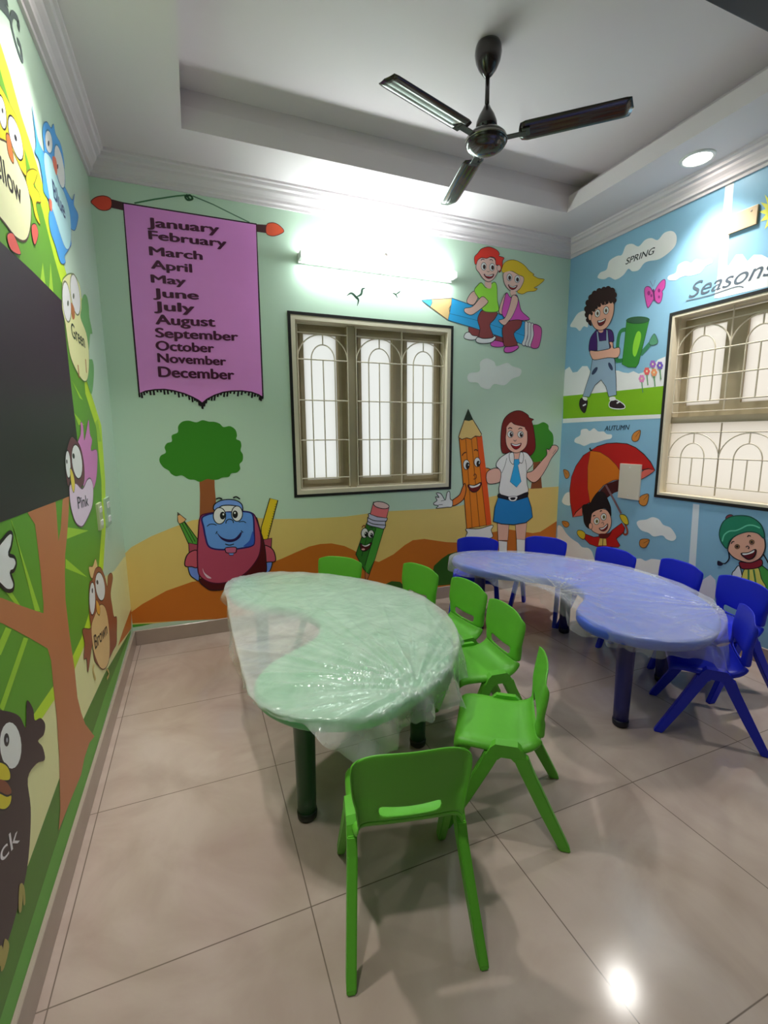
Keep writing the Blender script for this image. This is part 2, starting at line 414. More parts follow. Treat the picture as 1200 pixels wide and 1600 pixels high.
bot = [(328, 1256), (365, 1243), (420, 1234), (475, 1232), (530, 1240), (590, 1256), (640, 1277), (675, 1296), (698, 1312),
       (725, 1290), (770, 1266), (820, 1249), (870, 1242), (930, 1241), (985, 1248), (1030, 1264), (1053, 1274)]
f.poly((176, 112, 172), [(234, 140), (1014, 264), (1030, 700), (1053, 1274)] + bot[::-1][1:] + [(280, 720)], False, 0.009, (35, 15, 30))
for i in range(44):
    t = i/43*(len(bot)-1); k = min(int(t), len(bot)-2); u = t-k
    x = bot[k][0]*(1-u)+bot[k+1][0]*u; y = bot[k][1]*(1-u)+bot[k+1][1]*u
    ln = 22+10*math.sin(i*1.7)+(20 if 20 < i < 23 else 0)
    f.stroke([(x, y), (x+(4 if x < 698 else -4), y+ln)], 0.011, (20, 15, 20), False)
for body, a, b, h in (('January', (380, 278), (795, 318), 52), ('February', (388, 352), (838, 400), 50), ('March', (392, 446), (697, 474), 50),
                      ('April', (402, 524), (636, 548), 50), ('May', (402, 606), (600, 622), 46), ('June', (414, 690), (674, 706), 50),
                      ('July', (420, 768), (650, 782), 52), ('August', (428, 850), (772, 864), 56), ('September', (428, 926), (906, 948), 54),
                      ('October', (430, 1002), (766, 1016), 54), ('November', (440, 1072), (836, 1092), 52), ('December', (445, 1158), (884, 1174), 60)):
    f.text(body, a, b, h, (58, 16, 44), 0.035)
f.build('painted_banner', wall_back, 'lilac hanging banner lettered with the twelve months')

f = Fig('back', 0.0014); f.xf = (230, 640, 5.333)      # round tree
f.poly((118, 68, 38), [(433, 560), (560, 560), (562, 640), (572, 760), (575, 900), (437, 900), (440, 700)], False)
f.poly((46, 104, 28), [(255, 190), (258, 140), (290, 102), (345, 92), (410, 106), (460, 88), (515, 100), (560, 102), (605, 118), (635, 145), (690, 138), (735, 168), (748, 215), (742, 245), (775, 262), (785, 300), (778, 340), (797, 375), (795, 425), (770, 455), (775, 495), (745, 525), (700, 532), (680, 560), (625, 566), (590, 582), (540, 585), (500, 578), (440, 602), (395, 585), (345, 580), (290, 548), (240, 555), (200, 535), (180, 508), (135, 480), (102, 430), (112, 385), (155, 358), (145, 315), (165, 280), (205, 265), (205, 215)])
f.build('painted_tree', wall_back, 'round green tree behind the backpack')

f = Fig('back', 0.0022); f.xf = (230, 640, 5.333)      # backpack figure
f.poly((64, 120, 45), [(268, 950), (310, 930), (420, 1080), (415, 1130), (350, 1130)], False, 0.005)
f.poly((185, 135, 90), [(252, 855), (325, 915), (300, 940), (268, 952), (255, 930)], False, 0.005)
f.poly((70, 60, 50), [(252, 855), (275, 875), (255, 885)], False)
f.stroke([(290, 945), (380, 1110)], 0.004); f.stroke([(310, 935), (400, 1100)], 0.004)
f.poly((184, 150, 28), [(1022, 738), (1088, 755), (1002, 1085), (948, 1075), (950, 980)], False, 0.006)
for k in range(14): f.stroke([(1078-k*5.2, 790+k*20), (1066-k*5.2, 787+k*20)], 0.003, INK, False)
for sx in (0, 1):
    P = (lambda x, y: (x, y)) if not sx else (lambda x, y: (1382-x, y-40))
    f.poly((130, 55, 72), [P(345, 1110), P(420, 1125), P(420, 1200), P(350, 1200)], False, 0.006)
    f.poly((85, 110, 175), [P(345, 1300), P(420, 1305), P(432, 1420), P(390, 1405), P(355, 1370)], True, 0.006)
    f.poly((150, 65, 82), [P(420, 1180), P(365, 1182), P(325, 1225), P(315, 1300), P(370, 1308), P(420, 1308)], True, 0.007)
f.poly((60, 8, 14), [(440, 1410), (500, 1490), (560, 1505), (640, 1495), (700, 1450), (800, 1395), (880, 1375), (985, 1362), (990, 1250), (975, 1120), (940, 1000), (900, 900), (860, 1200), (700, 1380)], True, 0.006)
f.poly((138, 56, 78), [(440, 900), (500, 865), (640, 850), (800, 850), (880, 865), (915, 930), (945, 1050), (940, 1180), (900, 1270), (820, 1360), (720, 1420), (620, 1445), (530, 1440), (460, 1405), (425, 1350), (418, 1200), (425, 1050)], True, 0.008, (60, 10, 35))
f.poly((78, 118, 178), [(455, 905), (500, 875), (560, 862), (640, 850), (720, 850), (800, 848), (865, 860), (885, 900), (890, 1000), (892, 1100), (870, 1135), (780, 1155), (680, 1165), (570, 1162), (510, 1135), (485, 1060), (470, 980)], True, 0.011, (30, 22, 80))
f.poly((40, 70, 150), [(880, 1010), (885, 1120), (800, 1140), (850, 1090)], True)
f.poly((175, 195, 175), [(585, 830), (600, 800), (680, 792), (770, 800), (790, 850), (690, 846), (620, 850)], True)
f.poly((92, 120, 190), [(552, 830), (560, 790), (610, 758), (680, 748), (745, 758), (788, 790), (795, 840), (775, 835), (760, 808), (690, 796), (620, 802), (580, 835)], True, 0.007)
f.ell((205, 205, 195), 602, 884, 52, 68, 0, 0.006); f.ell((205, 205, 195), 748, 866, 46, 64, 0, 0.006)
f.ell((18, 18, 20), 628, 882, 23, 32); f.ell((18, 18, 20), 732, 872, 23, 32); f.ell((220, 220, 215), 634, 872, 7, 9); f.ell((220, 220, 215), 730, 860, 7, 9)
f.stroke([(655, 948), (660, 925), (685, 912), (712, 922), (718, 944)], 0.006)
f.stroke([(572, 745), (600, 736), (625, 745)], 0.009); f.stroke([(715, 735), (742, 726), (772, 745)], 0.009)
f.stroke([(498, 972), (520, 955), (550, 953), (578, 962)], 0.005); f.stroke([(762, 935), (800, 930), (822, 942)], 0.005)
f.poly((30, 15, 60), [(580, 1022), (620, 1062), (680, 1080), (735, 1068), (785, 1015), (775, 1060), (730, 1095), (670, 1102), (615, 1075)])
f.stroke([(572, 1035), (582, 1012)], 0.005); f.stroke([(780, 1005), (798, 1022)], 0.005); f.stroke([(650, 1118), (685, 1128), (722, 1118)], 0.006)
f.poly((150, 75, 105), [(655, 1150), (735, 1145), (742, 1175), (730, 1192), (665, 1192), (652, 1175)], True, 0.006)
f.poly((90, 120, 180), [(678, 1194), (722, 1194), (715, 1212), (685, 1212)], False, 0.004)
f.poly((200, 150, 165), [(462, 1320), (480, 1360), (535, 1402), (500, 1400), (470, 1360)])
f.build('painted_backpack', wall_back, 'smiling blue and crimson backpack with pencil and ruler')

f = Fig('back', 0.0022); f.xf = (540, 770, 6.667)      # green pencil figure
f.poly((38, 92, 30), [(215, 320), (400, 370), (300, 700), (245, 850), (190, 800), (105, 640)], False, 0.006)
f.poly((55, 120, 42), [(320, 360), (395, 375), (300, 700), (215, 840), (205, 760), (260, 560)], False)
f.poly((140, 85, 50), [(200, 820), (248, 850), (225, 905), (205, 900)], False, 0.005)
f.stroke([(315, 370), (200, 760)], 0.005); f.stroke([(215, 480), (165, 660)], 0.004)
f.poly((150, 150, 170), [(250, 215), (420, 255), (425, 290), (412, 310), (415, 340), (395, 375), (330, 360), (260, 345), (222, 325), (228, 290), (228, 260), (240, 245)], True, 0.006)
f.stroke([(230, 258), (300, 290), (420, 295)], 0.006); f.stroke([(225, 295), (290, 325), (412, 335)], 0.006)
f.poly((190, 90, 95), [(290, 95), (450, 160), (425, 262), (330, 250), (255, 222)], False, 0.006)
f.ell((195, 150, 150), 370, 128, 84, 34, 12, 0.006)
f.ell((215, 215, 210), 197, 418, 36, 52, 8, 0.006); f.ell((215, 215, 210), 262, 428, 32, 42, 8, 0.006)
f.ell((15, 15, 15), 212, 430, 18, 26); f.ell((15, 15, 15), 268, 440, 16, 22); f.ell((230, 230, 225), 206, 420, 5, 7); f.ell((230, 230, 225), 264, 432, 5, 6)
f.stroke([(168, 362), (188, 338), (208, 358)], 0.007, (100, 30, 20)); f.stroke([(245, 365), (270, 360), (280, 372)], 0.005)
f.poly((60, 15, 15), [(155, 525), (200, 550), (270, 515), (250, 570), (205, 605), (165, 600), (150, 565)], True, 0.006)
f.poly((220, 225, 215), [(168, 540), (205, 548), (250, 530), (240, 548), (200, 560)]); f.ell((190, 130, 130), 182, 588, 18, 10)
f.build('painted_green_pencil', wall_back, 'grinning green pencil with a pink eraser')

f = Fig('back', 0.0014); f.xf = (640, 370, 5.0)       # children riding a pencil
BL = (38, 130, 185); PANT = (112, 48, 48)
f.poly(PANT, [(470, 700), (560, 720), (570, 780), (480, 775), (460, 735)], True, 0.004)
f.poly((200, 205, 205), [(425, 790), (435, 755), (465, 745), (490, 770), (530, 778), (525, 800), (470, 806)], True, 0.005)
f.poly(PANT, [(660, 770), (730, 790), (735, 830), (680, 830)], True, 0.004)
f.poly((165, 65, 145), [(635, 850), (640, 815), (680, 812), (740, 830), (735, 855), (680, 862)], True, 0.005)
f.poly(BL, [(330, 480), (500, 540), (700, 605), (900, 665), (960, 685), (925, 855), (720, 785), (500, 712), (300, 652), (318, 560)], False, 0.006, (40, 60, 90))
f.stroke([(310, 600), (530, 655), (720, 715), (900, 775)], 0.004, (25, 80, 130))
f.poly((205, 150, 105), [(170, 490), (328, 482), (325, 530), (308, 560), (312, 595), (298, 650), (160, 548), (168, 520)], False, 0.005, (90, 60, 50))
f.poly((60, 130, 175), [(92, 496), (172, 490), (175, 515), (160, 548)], False, 0.005, (50, 50, 60))
for i, (x, dx) in enumerate(((900, 0), (925, 4), (948, 8))):
    f.poly((195, 190, 215), [(x, 665+i*7), (x+24, 672+i*7), (x+32, 700+i*7), (x+14, 800+i*6), (x-2, 852+i*4), (x-24, 835+i*5), (x-4, 780)], True, 0.005, (60, 50, 80))
f.poly((170, 75, 130), [(965, 688), (1010, 696), (1030, 730), (1022, 810), (1000, 868), (945, 860), (968, 770)], True, 0.006, (60, 30, 60))
f.poly((195, 145, 135), [(505, 425), (540, 450), (500, 530), (445, 510), (470, 450)], True, 0.004)
f.poly(PANT, [(575, 575), (680, 590), (665, 640), (625, 690), (650, 770), (640, 795), (545, 790), (548, 720), (530, 650), (545, 600)], True, 0.005)
f.poly((205, 210, 205), [(515, 810), (530, 785), (575, 795), (640, 790), (660, 775), (672, 790), (640, 825), (575, 835), (530, 828)], True, 0.006)
f.poly((120, 175, 50), [(560, 360), (600, 400), (655, 355), (680, 385), (685, 500), (695, 575), (640, 590), (570, 575), (550, 500), (505, 425), (530, 380)], True, 0.005, (60, 90, 40))
f.poly((195, 145, 135), [(560, 470), (600, 490), (605, 520), (520, 590), (475, 612), (430, 590), (430, 560), (490, 545)], True, 0.004)
f.poly((195, 145, 135), [(590, 345), (632, 345), (635, 400), (605, 402), (588, 380)])
f.poly((195, 148, 140), [(525, 190), (560, 165), (650, 165), (680, 220), (690, 260), (680, 290), (650, 335), (610, 352), (570, 325), (540, 280), (518, 250)], True, 0.004)
f.poly((175, 45, 35), [(508, 210), (505, 160), (530, 130), (560, 95), (620, 80), (680, 105), (700, 135), (695, 150), (735, 165), (725, 190), (720, 240), (700, 280), (690, 225), (672, 220), (665, 170), (630, 158), (600, 170), (560, 165), (530, 185), (520, 215)], True, 0.004)
f.ell((195, 148, 140), 695, 245, 16, 24, 0, 0.003)
for x, y in ((577, 232), (642, 238)):
    f.ell((225, 225, 220), x, y, 20, 30, 0, 0.003); f.ell((45, 25, 20), x+4, y+4, 11, 18)
f.stroke([(555, 185), (570, 175), (582, 182)], 0.005); f.stroke([(622, 182), (640, 180), (648, 192)], 0.005); f.stroke([(600, 268), (612, 275), (622, 268)], 0.003)
f.poly((110, 20, 25), [(578, 292), (610, 305), (655, 293), (645, 318), (615, 328), (590, 315)], True, 0.004); f.poly((230, 225, 220), [(585, 296), (612, 305), (648, 297), (635, 310), (600, 308)])
f.poly((215, 150, 35), [(730, 280), (725, 225), (760, 190), (810, 182), (860, 200), (900, 230), (930, 265), (970, 295), (960, 300), (1000, 325), (1050, 335), (1010, 375), (970, 400), (995, 405), (975, 425), (920, 430), (880, 448), (840, 435), (850, 400), (880, 340), (860, 310), (800, 290)], True, 0.004, (110, 70, 30))
f.poly((195, 148, 140), [(735, 280), (790, 268), (850, 300), (885, 315), (888, 350), (860, 405), (820, 432), (780, 420), (745, 380), (730, 330)], True, 0.004)
f.poly((215, 150, 35), [(722, 240), (760, 195), (830, 195), (890, 250), (905, 320), (850, 290), (790, 268), (725, 280)])
for x, y in ((777, 318), (838, 332)):
    f.ell((225, 225, 220), x, y, 20, 28, 0, 0.003); f.ell((45, 25, 20), x+2, y+4, 11, 17)
f.poly((110, 20, 25), [(768, 375), (800, 392), (838, 380), (825, 405), (800, 415), (778, 402)], True, 0.004); f.poly((230, 225, 220), [(773, 378), (800, 392), (832, 384), (815, 398), (788, 394)])
f.poly((195, 145, 135), [(785, 425), (825, 430), (825, 460), (790, 462)])
f.poly((195, 145, 135), [(745, 445), (765, 460), (735, 600), (695, 590), (710, 520)], True, 0.004)
f.poly((165, 65, 145), [(755, 438), (785, 475), (830, 455), (850, 500), (870, 580), (935, 645), (860, 655), (790, 660), (720, 610), (735, 500)], True, 0.005)
f.poly(PANT, [(745, 680), (790, 655), (870, 655), (860, 710), (810, 760), (838, 850), (745, 860), (725, 780), (722, 720)], True, 0.005)
f.poly((195, 145, 135), [(800, 460), (840, 475), (838, 530), (800, 620), (770, 660), (735, 692), (692, 655), (740, 635), (775, 550)], True, 0.004)
f.poly((165, 65, 145), [(735, 890), (745, 862), (790, 858), (840, 850), (845, 870), (800, 900), (750, 906)], True, 0.006)
f.build('painted_pencil_riders', wall_back, 'boy and girl riding a flying blue pencil')

f = Fig('back', 0.0010); f.xf = (640, 370, 5.0)
f.poly((172, 182, 172), [(450, 1100), (470, 1065), (545, 1050), (550, 980), (600, 950), (660, 975), (680, 1010), (760, 985), (800, 1010), (870, 1035), (860, 1085), (800, 1110), (740, 1160), (660, 1150), (620, 1190), (560, 1175), (530, 1140), (470, 1135)])
f.build('painted_cloud', wall_back, 'pale cloud right of the window')
f = Fig('back', 0.0010)
for pts in (((542, 462), (549, 458), (556, 464), (560, 469), (558, 478)), ((556, 464), (564, 460), (566, 452), (571, 450)), ((613, 458), (618, 460), (621, 466)), ((618, 460), (623, 457), (626, 454))):
    f.stroke(list(pts), 0.016 if pts[0][0] < 600 else 0.009, (22, 40, 30), True, True)
f.build('painted_birds', wall_back, 'two small black birds in flight under the tube light')

f = Fig('back', 0.0010); f.xf = (660, 620, 5.217)      # right tree
f.poly((105, 62, 38), [(905, 520), (960, 520), (965, 640), (975, 745), (882, 750), (900, 640)], False)
f.poly((50, 110, 30), [(880, 240), (940, 225), (985, 207), (1025, 230), (1030, 265), (1060, 300), (1068, 350), (1060, 400), (1030, 430), (1010, 500), (960, 525), (900, 530), (850, 490), (840, 350)])
f.build('painted_tree', wall_back, 'green tree behind the schoolgirl')

f = Fig('back', 0.0016); f.xf = (660, 620, 5.217)     # orange pencil figure
OR = (196, 100, 22)
f.poly((190, 95, 35), [(515, 580), (570, 600), (560, 630), (515, 625)], True, 0.006)
f.poly(OR, [(298, 340), (480, 320), (510, 560), (555, 1040), (360, 1075), (330, 700)], False, 0.008, (60, 30, 20))
f.poly((182, 66, 20), [(440, 328), (485, 318), (515, 580), (562, 1040), (520, 1050), (490, 760)], False)
f.poly((190, 95, 35), [(345, 705), (355, 760), (330, 840), (250, 890), (238, 850), (300, 800), (325, 740)], True, 0.008, (60, 30, 20))
f.poly((205, 150, 95), [(340, 190), (410, 185), (450, 250), (482, 305), (470, 325), (430, 320), (395, 345), (360, 335), (320, 348), (293, 330), (305, 290)], False, 0.007, (60, 35, 25))
f.poly((28, 40, 32), [(372, 97), (412, 185), (380, 197), (336, 190)], False)
f.poly((190, 192, 205), [(92, 865), (118, 845), (105, 815), (135, 820), (112, 785), (150, 790), (185, 840), (200, 780), (222, 775), (225, 830), (245, 850), (240, 895), (200, 900), (160, 905), (110, 908), (130, 888), (95, 880)], True, 0.006)
f.stroke([(150, 850), (190, 840)], 0.004); f.stroke([(130, 880), (165, 878)], 0.004)
for x0, y0, x1, y1 in ((352, 345, 405, 1070), (398, 340, 465, 1060), (440, 328, 520, 1050)): f.stroke([(x0, y0), (x1, y1)], 0.005, (95, 45, 20), False)
f.ell((225, 222, 215), 357, 553, 26, 40, 0, 0.005); f.ell((225, 222, 215), 446, 532, 25, 38, 0, 0.005)
f.ell((25, 20, 20), 367, 562, 16, 28); f.ell((25, 20, 20), 454, 546, 15, 25); f.ell((235, 235, 230), 375, 556, 4, 6); f.ell((235, 235, 230), 462, 540, 4, 6)
f.stroke([(322, 480), (335, 460), (355, 452)], 0.009, (60, 30, 20)); f.stroke([(420, 438), (435, 430), (450, 442)], 0.009, (60, 30, 20))
f.stroke([(415, 645), (425, 628), (438, 640), (436, 662), (415, 672)], 0.006, (70, 30, 20))
f.poly((85, 15, 15), [(370, 718), (420, 722), (478, 698), (462, 750), (430, 775), (400, 772), (378, 745)], True, 0.007)
f.poly((230, 228, 222), [(382, 722), (425, 725), (468, 706), (455, 728), (400, 742)])
f.poly((195, 198, 208), [(355, 1075), (460, 1075), (565, 1045), (570, 1065), (558, 1085), (560, 1150), (365, 1150), (365, 1105)], True, 0.006)
f.build('painted_orange_pencil', wall_back, 'laughing orange pencil with a gloved hand')

f = Fig('back', 0.0030); f.xf = (660, 620, 5.217)     # schoolgirl
f.poly(SKIN, [(610, 1030), (705, 1030), (695, 1170), (615, 1170)], False, 0.005); f.poly(SKIN, [(755, 1030), (850, 1025), (835, 1170), (765, 1165)], False, 0.005)
f.poly((195, 195, 200), [(618, 1172), (690, 1180), (685, 1330), (625, 1330)], False, 0.005); f.poly((195, 195, 200), [(765, 1160), (835, 1165), (830, 1330), (770, 1330)], False, 0.005)
f.poly((92, 22, 22), [(640, 420), (638, 330), (650, 220), (680, 160), (740, 120), (800, 115), (855, 145), (870, 170), (905, 185), (890, 200), (905, 260), (920, 400), (900, 460), (860, 485), (800, 470), (700, 460), (655, 460)], True, 0.005)
f.poly(SKIN, [(525, 615), (600, 580), (650, 620), (640, 680), (600, 705), (528, 702)], True, 0.006)
f.poly(SKIN, [(850, 620), (900, 600), (980, 510), (1012, 470), (1010, 425), (1030, 430), (1060, 395), (1095, 400), (1103, 430), (1050, 500), (1010, 580), (950, 670), (900, 698), (850, 660)], True, 0.006)
f.stroke([(1030, 445), (1050, 410)], 0.003); f.stroke([(1060, 465), (1085, 430)], 0.003)
f.poly((200, 204, 214), [(700, 455), (740, 450), (830, 450), (870, 480), (900, 545), (850, 610), (850, 700), (855, 780), (740, 815), (625, 785), (640, 620), (598, 560), (630, 500)], True, 0.006)
f.stroke([(645, 620), (670, 560), (685, 500)], 0.004); f.stroke([(845, 610), (845, 560), (835, 510)], 0.004)
f.poly(SKIN, [(738, 450), (795, 450), (790, 510), (765, 515), (745, 495)])
f.poly((205, 208, 218), [(710, 460), (738, 455), (745, 500), (740, 550), (715, 530), (705, 490)], True, 0.005); f.poly((205, 208, 218), [(795, 455), (815, 455), (822, 495), (810, 540), (785, 530), (785, 500)], True, 0.005)
f.poly(BL, [(748, 510), (785, 508), (788, 545), (775, 558), (802, 690), (765, 737), (712, 692), (745, 558), (742, 535)], False, 0.004, (20, 60, 90))
f.poly((25, 25, 32), [(615, 790), (640, 795), (740, 815), (850, 775), (860, 800), (840, 830), (740, 850), (620, 825)], True)
f.poly((28, 98, 150), [(615, 820), (740, 850), (858, 815), (885, 900), (895, 980), (840, 1025), (740, 1042), (640, 1035), (575, 1015), (588, 900)], False, 0.007)
f.poly((190, 190, 195), [(700, 815), (770, 812), (760, 845), (735, 852), (708, 845)], True, 0.004); f.poly((25, 25, 32), [(715, 822), (755, 820), (748, 838), (722, 840)])
f.poly(SKIN, [(680, 290), (685, 230), (720, 205), (750, 225), (840, 250), (852, 290), (850, 380), (820, 430), (765, 457), (715, 440), (685, 400), (675, 340)], True, 0.005)
f.poly((92, 22, 22), [(672, 270), (680, 210), (720, 165), (800, 160), (860, 200), (862, 290), (835, 262), (825, 240), (770, 232), (722, 208), (700, 225), (685, 245)])
for x, y in ((715, 305), (797, 307)):
    f.ell((228, 225, 220), x, y, 24, 27, 0, 0.004); f.ell((40, 20, 20), x+6, y+2, 13, 20); f.ell((235, 235, 230), x+9, y-6, 4, 5)
f.stroke([(695, 262), (710, 252), (728, 260)], 0.007); f.stroke([(778, 265), (795, 255), (812, 262)], 0.007); f.stroke([(740, 352), (752, 362), (762, 350)], 0.005)
f.poly((110, 15, 20), [(718, 380), (760, 390), (802, 378), (790, 410), (760, 428), (732, 412)], True, 0.005); f.poly((230, 226, 222), [(724, 383), (760, 391), (796, 383), (785, 396), (760, 402), (735, 396)])
f.build('painted_schoolgirl', wall_back, 'waving girl in a white shirt, blue tie and blue skirt')

# ------------------------------------------------------------------ murals: left wall
f = Fig('left', 0.0006)
f.poly((205, 188, 140), [(205, 868), (194, 870), (178, 892), (160, 903), (100, 1000), (-60, 1160), (-200, 1500), (-190, 1800), (-60, 1760), (14, 1600), (90, 1360), (204, 980)], False)
f.poly((165, 95, 35), [(205, 950), (192, 985), (184, 1010), (205, 982)], False)
f.poly((62, 108, 28), [(204, 984), (163, 1053), (130, 1124), (91, 1220), (44, 1350), (0, 1452), (-90, 1640), (-130, 1800), (-60, 1760), (16, 1598), (94, 1355), (177, 1078), (202, 988)], False)
f.poly((78, 140, 50), [(204, 984), (186, 1030), (166, 1080), (80, 1340), (-2, 1598), (-70, 1770), (-52, 1762), (16, 1600), (94, 1356), (177, 1081), (204, 990)], False)
f.build('painted_ground', wall_left, 'cream ground and green grass line along the wall foot')
f = Fig('left', 0.0010)
FOL = [(-150, -120), (-60, -60), (0, 68), (15, 115), (32, 178), (50, 233), (75, 318), (94, 396), (104, 430), (133, 475), (142, 615), (158, 665), (164, 750), (165, 820), (161, 888), (150, 950), (133, 1005), (116, 1046), (80, 1100), (48, 1148), (0, 1200), (-100, 1290), (-240, 1300)]
f.poly((160, 188, 40), FOL, False)
f.poly((82, 132, 38), [(-150, -100), (-66, -40), (-8, 80), (4, 125), (22, 186), (40, 240), (65, 326), (84, 402), (95, 440), (124, 480), (133, 615), (150, 668), (158, 752), (159, 820), (154, 886), (143, 945), (126, 998), (108, 1036), (70, 1090), (40, 1134), (-8, 1184), (-110, 1270), (-240, 1290)], False)
ST = (134, 172, 48)
for pts in ([(18, 815), (16, 812), (62, 955), (54, 955)], [(104, 824), (138, 829), (104, 842)], [(102, 873), (136, 902), (102, 888)], [(14, 920), (30, 945), (26, 948), (8, 925)],
            [(17, 984), (0, 1024), (-8, 1016), (8, 980)], [(43, 998), (4, 1112), (-2, 1105), (36, 996)], [(112, 595), (129, 625), (124, 622)], [(115, 645), (131, 664), (122, 664)], [(66, 410), (72, 460), (62, 440)],
            [(78, 410), (84, 470), (76, 450)], [(148, 660), (152, 655), (158, 690), (153, 690)]):
    f.poly(ST, pts, False)
f.build('painted_foliage', wall_left, 'big green tree crown with lime streaks')
f = Fig('left', 0.0015); f.xf = (0, 780, 3.81)
f.poly((158, 100, 66), [(160, 80), (300, 20), (325, -10), (332, 60), (345, 250), (358, 180), (370, 0), (410, -20), (405, 90), (398, 200), (385, 330), (383, 450), (387, 600), (410, 800), (440, 1000), (458, 1180), (480, 1270), (505, 1340), (560, 1412), (530, 1450), (500, 1540), (480, 1640), (430, 1760), (345, 1975), (355, 1850), (350, 1550), (335, 1300), (318, 1150), (300, 960), (280, 890), (170, 825), (10, 740), (-120, 700), (-120, 560), (10, 590), (130, 638), (255, 680), (255, 620), (235, 400), (205, 150)], False)
f.build('painted_trunk', wall_left, 'brown forked tree trunk')

f = Fig('left', 0.0018)
f.poly((36, 33, 35), [(-130, 238), (0, 378), (50, 424), (96, 470), (111, 610), (124, 720), (127, 768), (106, 776), (43, 800), (0, 816), (-130, 862)], False)
f.build('painted_blackboard', wall_left, 'dark blackboard panel painted on the wall')

def bird_eyes(f, a, b, ow=0.005):
    for (x, y, rx, ry, rot, px_, py_) in (a, b):
        f.ell((225, 220, 220), x, y, rx, ry, rot, ow); f.ell((40, 40, 45), px_, py_, max(rx*0.22, 4), ry*0.16, rot)
f = Fig('left', 0.0024); f.xf = (0, 0, 4)               # yellow bird
f.poly((205, 172, 30), [(160, 1085), (195, 1055), (228, 1075), (215, 1130), (205, 1160), (235, 1200), (250, 1262), (225, 1262), (222, 1300), (246, 1400), (215, 1350), (195, 1250), (165, 1180)], True, 0.004, (90, 70, 20))
f.poly((205, 172, 30), [(-60, 480), (0, 545), (60, 660), (110, 760), (140, 900), (160, 1080), (140, 1080), (60, 960), (-60, 900)], True, 0.004, (90, 70, 20))
f.poly((212, 200, 150), [(-120, 860), (0, 870), (60, 920), (120, 1050), (165, 1160), (188, 1300), (180, 1440), (150, 1505), (90, 1480), (20, 1390), (-60, 1300), (-160, 1200)], True, 0.006, (70, 55, 40))
bird_eyes(f, (6, 700, 24, 110, -8, 8, 690), (90, 860, 34, 145, -14, 90, 860))
f.poly((170, 95, 45), [(30, 840), (52, 850), (72, 950), (76, 1020), (45, 960)], True, 0.004, (90, 50, 30))
f.text('Yellow', (-90, 1010), (132, 1285), 150, (40, 35, 35), 0.01)
f.poly((185, 80, 70), [(190, 1410), (215, 1400), (232, 1460), (212, 1530), (195, 1480)], True, 0.003); f.poly((185, 80, 70), [(35, 1470), (70, 1455), (100, 1520), (120, 1590), (60, 1560)], True, 0.003)
f.build('painted_bird', wall_left, 'yellow bird with the word Yellow on its belly')

f = Fig('left', 0.0024); f.xf = (0, 0, 4)               # blue bird
f.poly((66, 135, 190), [(195, 660), (215, 780), (235, 880), (272, 950), (262, 830), (268, 775), (290, 762), (315, 800), (330, 775), (345, 840), (375, 900), (392, 980), (398, 1050), (385, 1120), (425, 1215), (450, 1250), (462, 1210), (458, 1280), (485, 1340), (478, 1400), (462, 1440), (430, 1430), (442, 1520), (425, 1558), (400, 1600), (405, 1640), (375, 1640), (340, 1530), (310, 1440), (300, 1340), (320, 1280), (270, 1200), (262, 1120), (240, 1000), (215, 950), (220, 880)], True, 0.003, (40, 80, 130))
f.poly((150, 185, 215), [(275, 950), (320, 1000), (360, 1130), (400, 1210), (432, 1330), (440, 1480), (425, 1555), (395, 1530), (340, 1360), (310, 1260), (285, 1120), (272, 1020)], True, 0.003, (60, 100, 150))
f.ell((215, 218, 215), 300, 885, 22, 75, -6, 0.006, (60, 110, 150)); f.ell((215, 215, 212), 368, 1040, 26, 140, -9, 0.006, (60, 110, 150))
f.ell((50, 50, 60), 298, 895, 5, 18); f.ell((50, 50, 60), 355, 1040, 4, 16)
f.poly((190, 100, 80), [(322, 980), (342, 985), (352, 1040), (348, 1095), (330, 1040)], True)
f.poly((180, 95, 75), [(302, 1240), (318, 1260), (318, 1320), (305, 1300)], True)
f.text('Blue', (332, 1235), (404, 1370), 95, (40, 55, 95), 0.02)
f.build('painted_bird', wall_left, 'blue bird with the word Blue on its belly')

f = Fig('left', 0.0024); f.xf = (0, 400, 4)             # green bird
f.poly((92, 145, 84), [(500, 330), (512, 262), (525, 238), (542, 260), (552, 320), (555, 380), (574, 480), (560, 490), (555, 560), (550, 640), (575, 650), (584, 730), (570, 860), (545, 800), (500, 600)], True)
f.poly((196, 206, 138), [(383, 250), (385, 160), (400, 130), (430, 110), (460, 118), (490, 170), (503, 240), (505, 330), (500, 385), (535, 480), (552, 600), (550, 730), (535, 782), (505, 768), (460, 690), (430, 600), (405, 430), (385, 330)], True, 0.005, (80, 105, 60))
f.ell((226, 228, 205), 412, 285, 26, 128, -5, 0.007, (95, 100, 70)); f.ell((226, 228, 205), 466, 240, 28, 130, -7, 0.007, (95, 100, 70))
f.ell((70, 80, 60), 420, 295, 5, 18); f.ell((70, 80, 60), 455, 250, 5, 18)
f.poly((150, 95, 50), [(440, 290), (460, 330), (462, 385), (450, 395), (440, 350)], True)
f.text('Green', (446, 505), (528, 575), 85, (45, 60, 35), 0.02)
f.stroke([(482, 680), (490, 760)], 0.02, (150, 110, 60)); f.stroke([(530, 645), (536, 730)], 0.016, (150, 110, 60))
f.build('painted_bird', wall_left, 'pale green bird with the word Green on its belly')

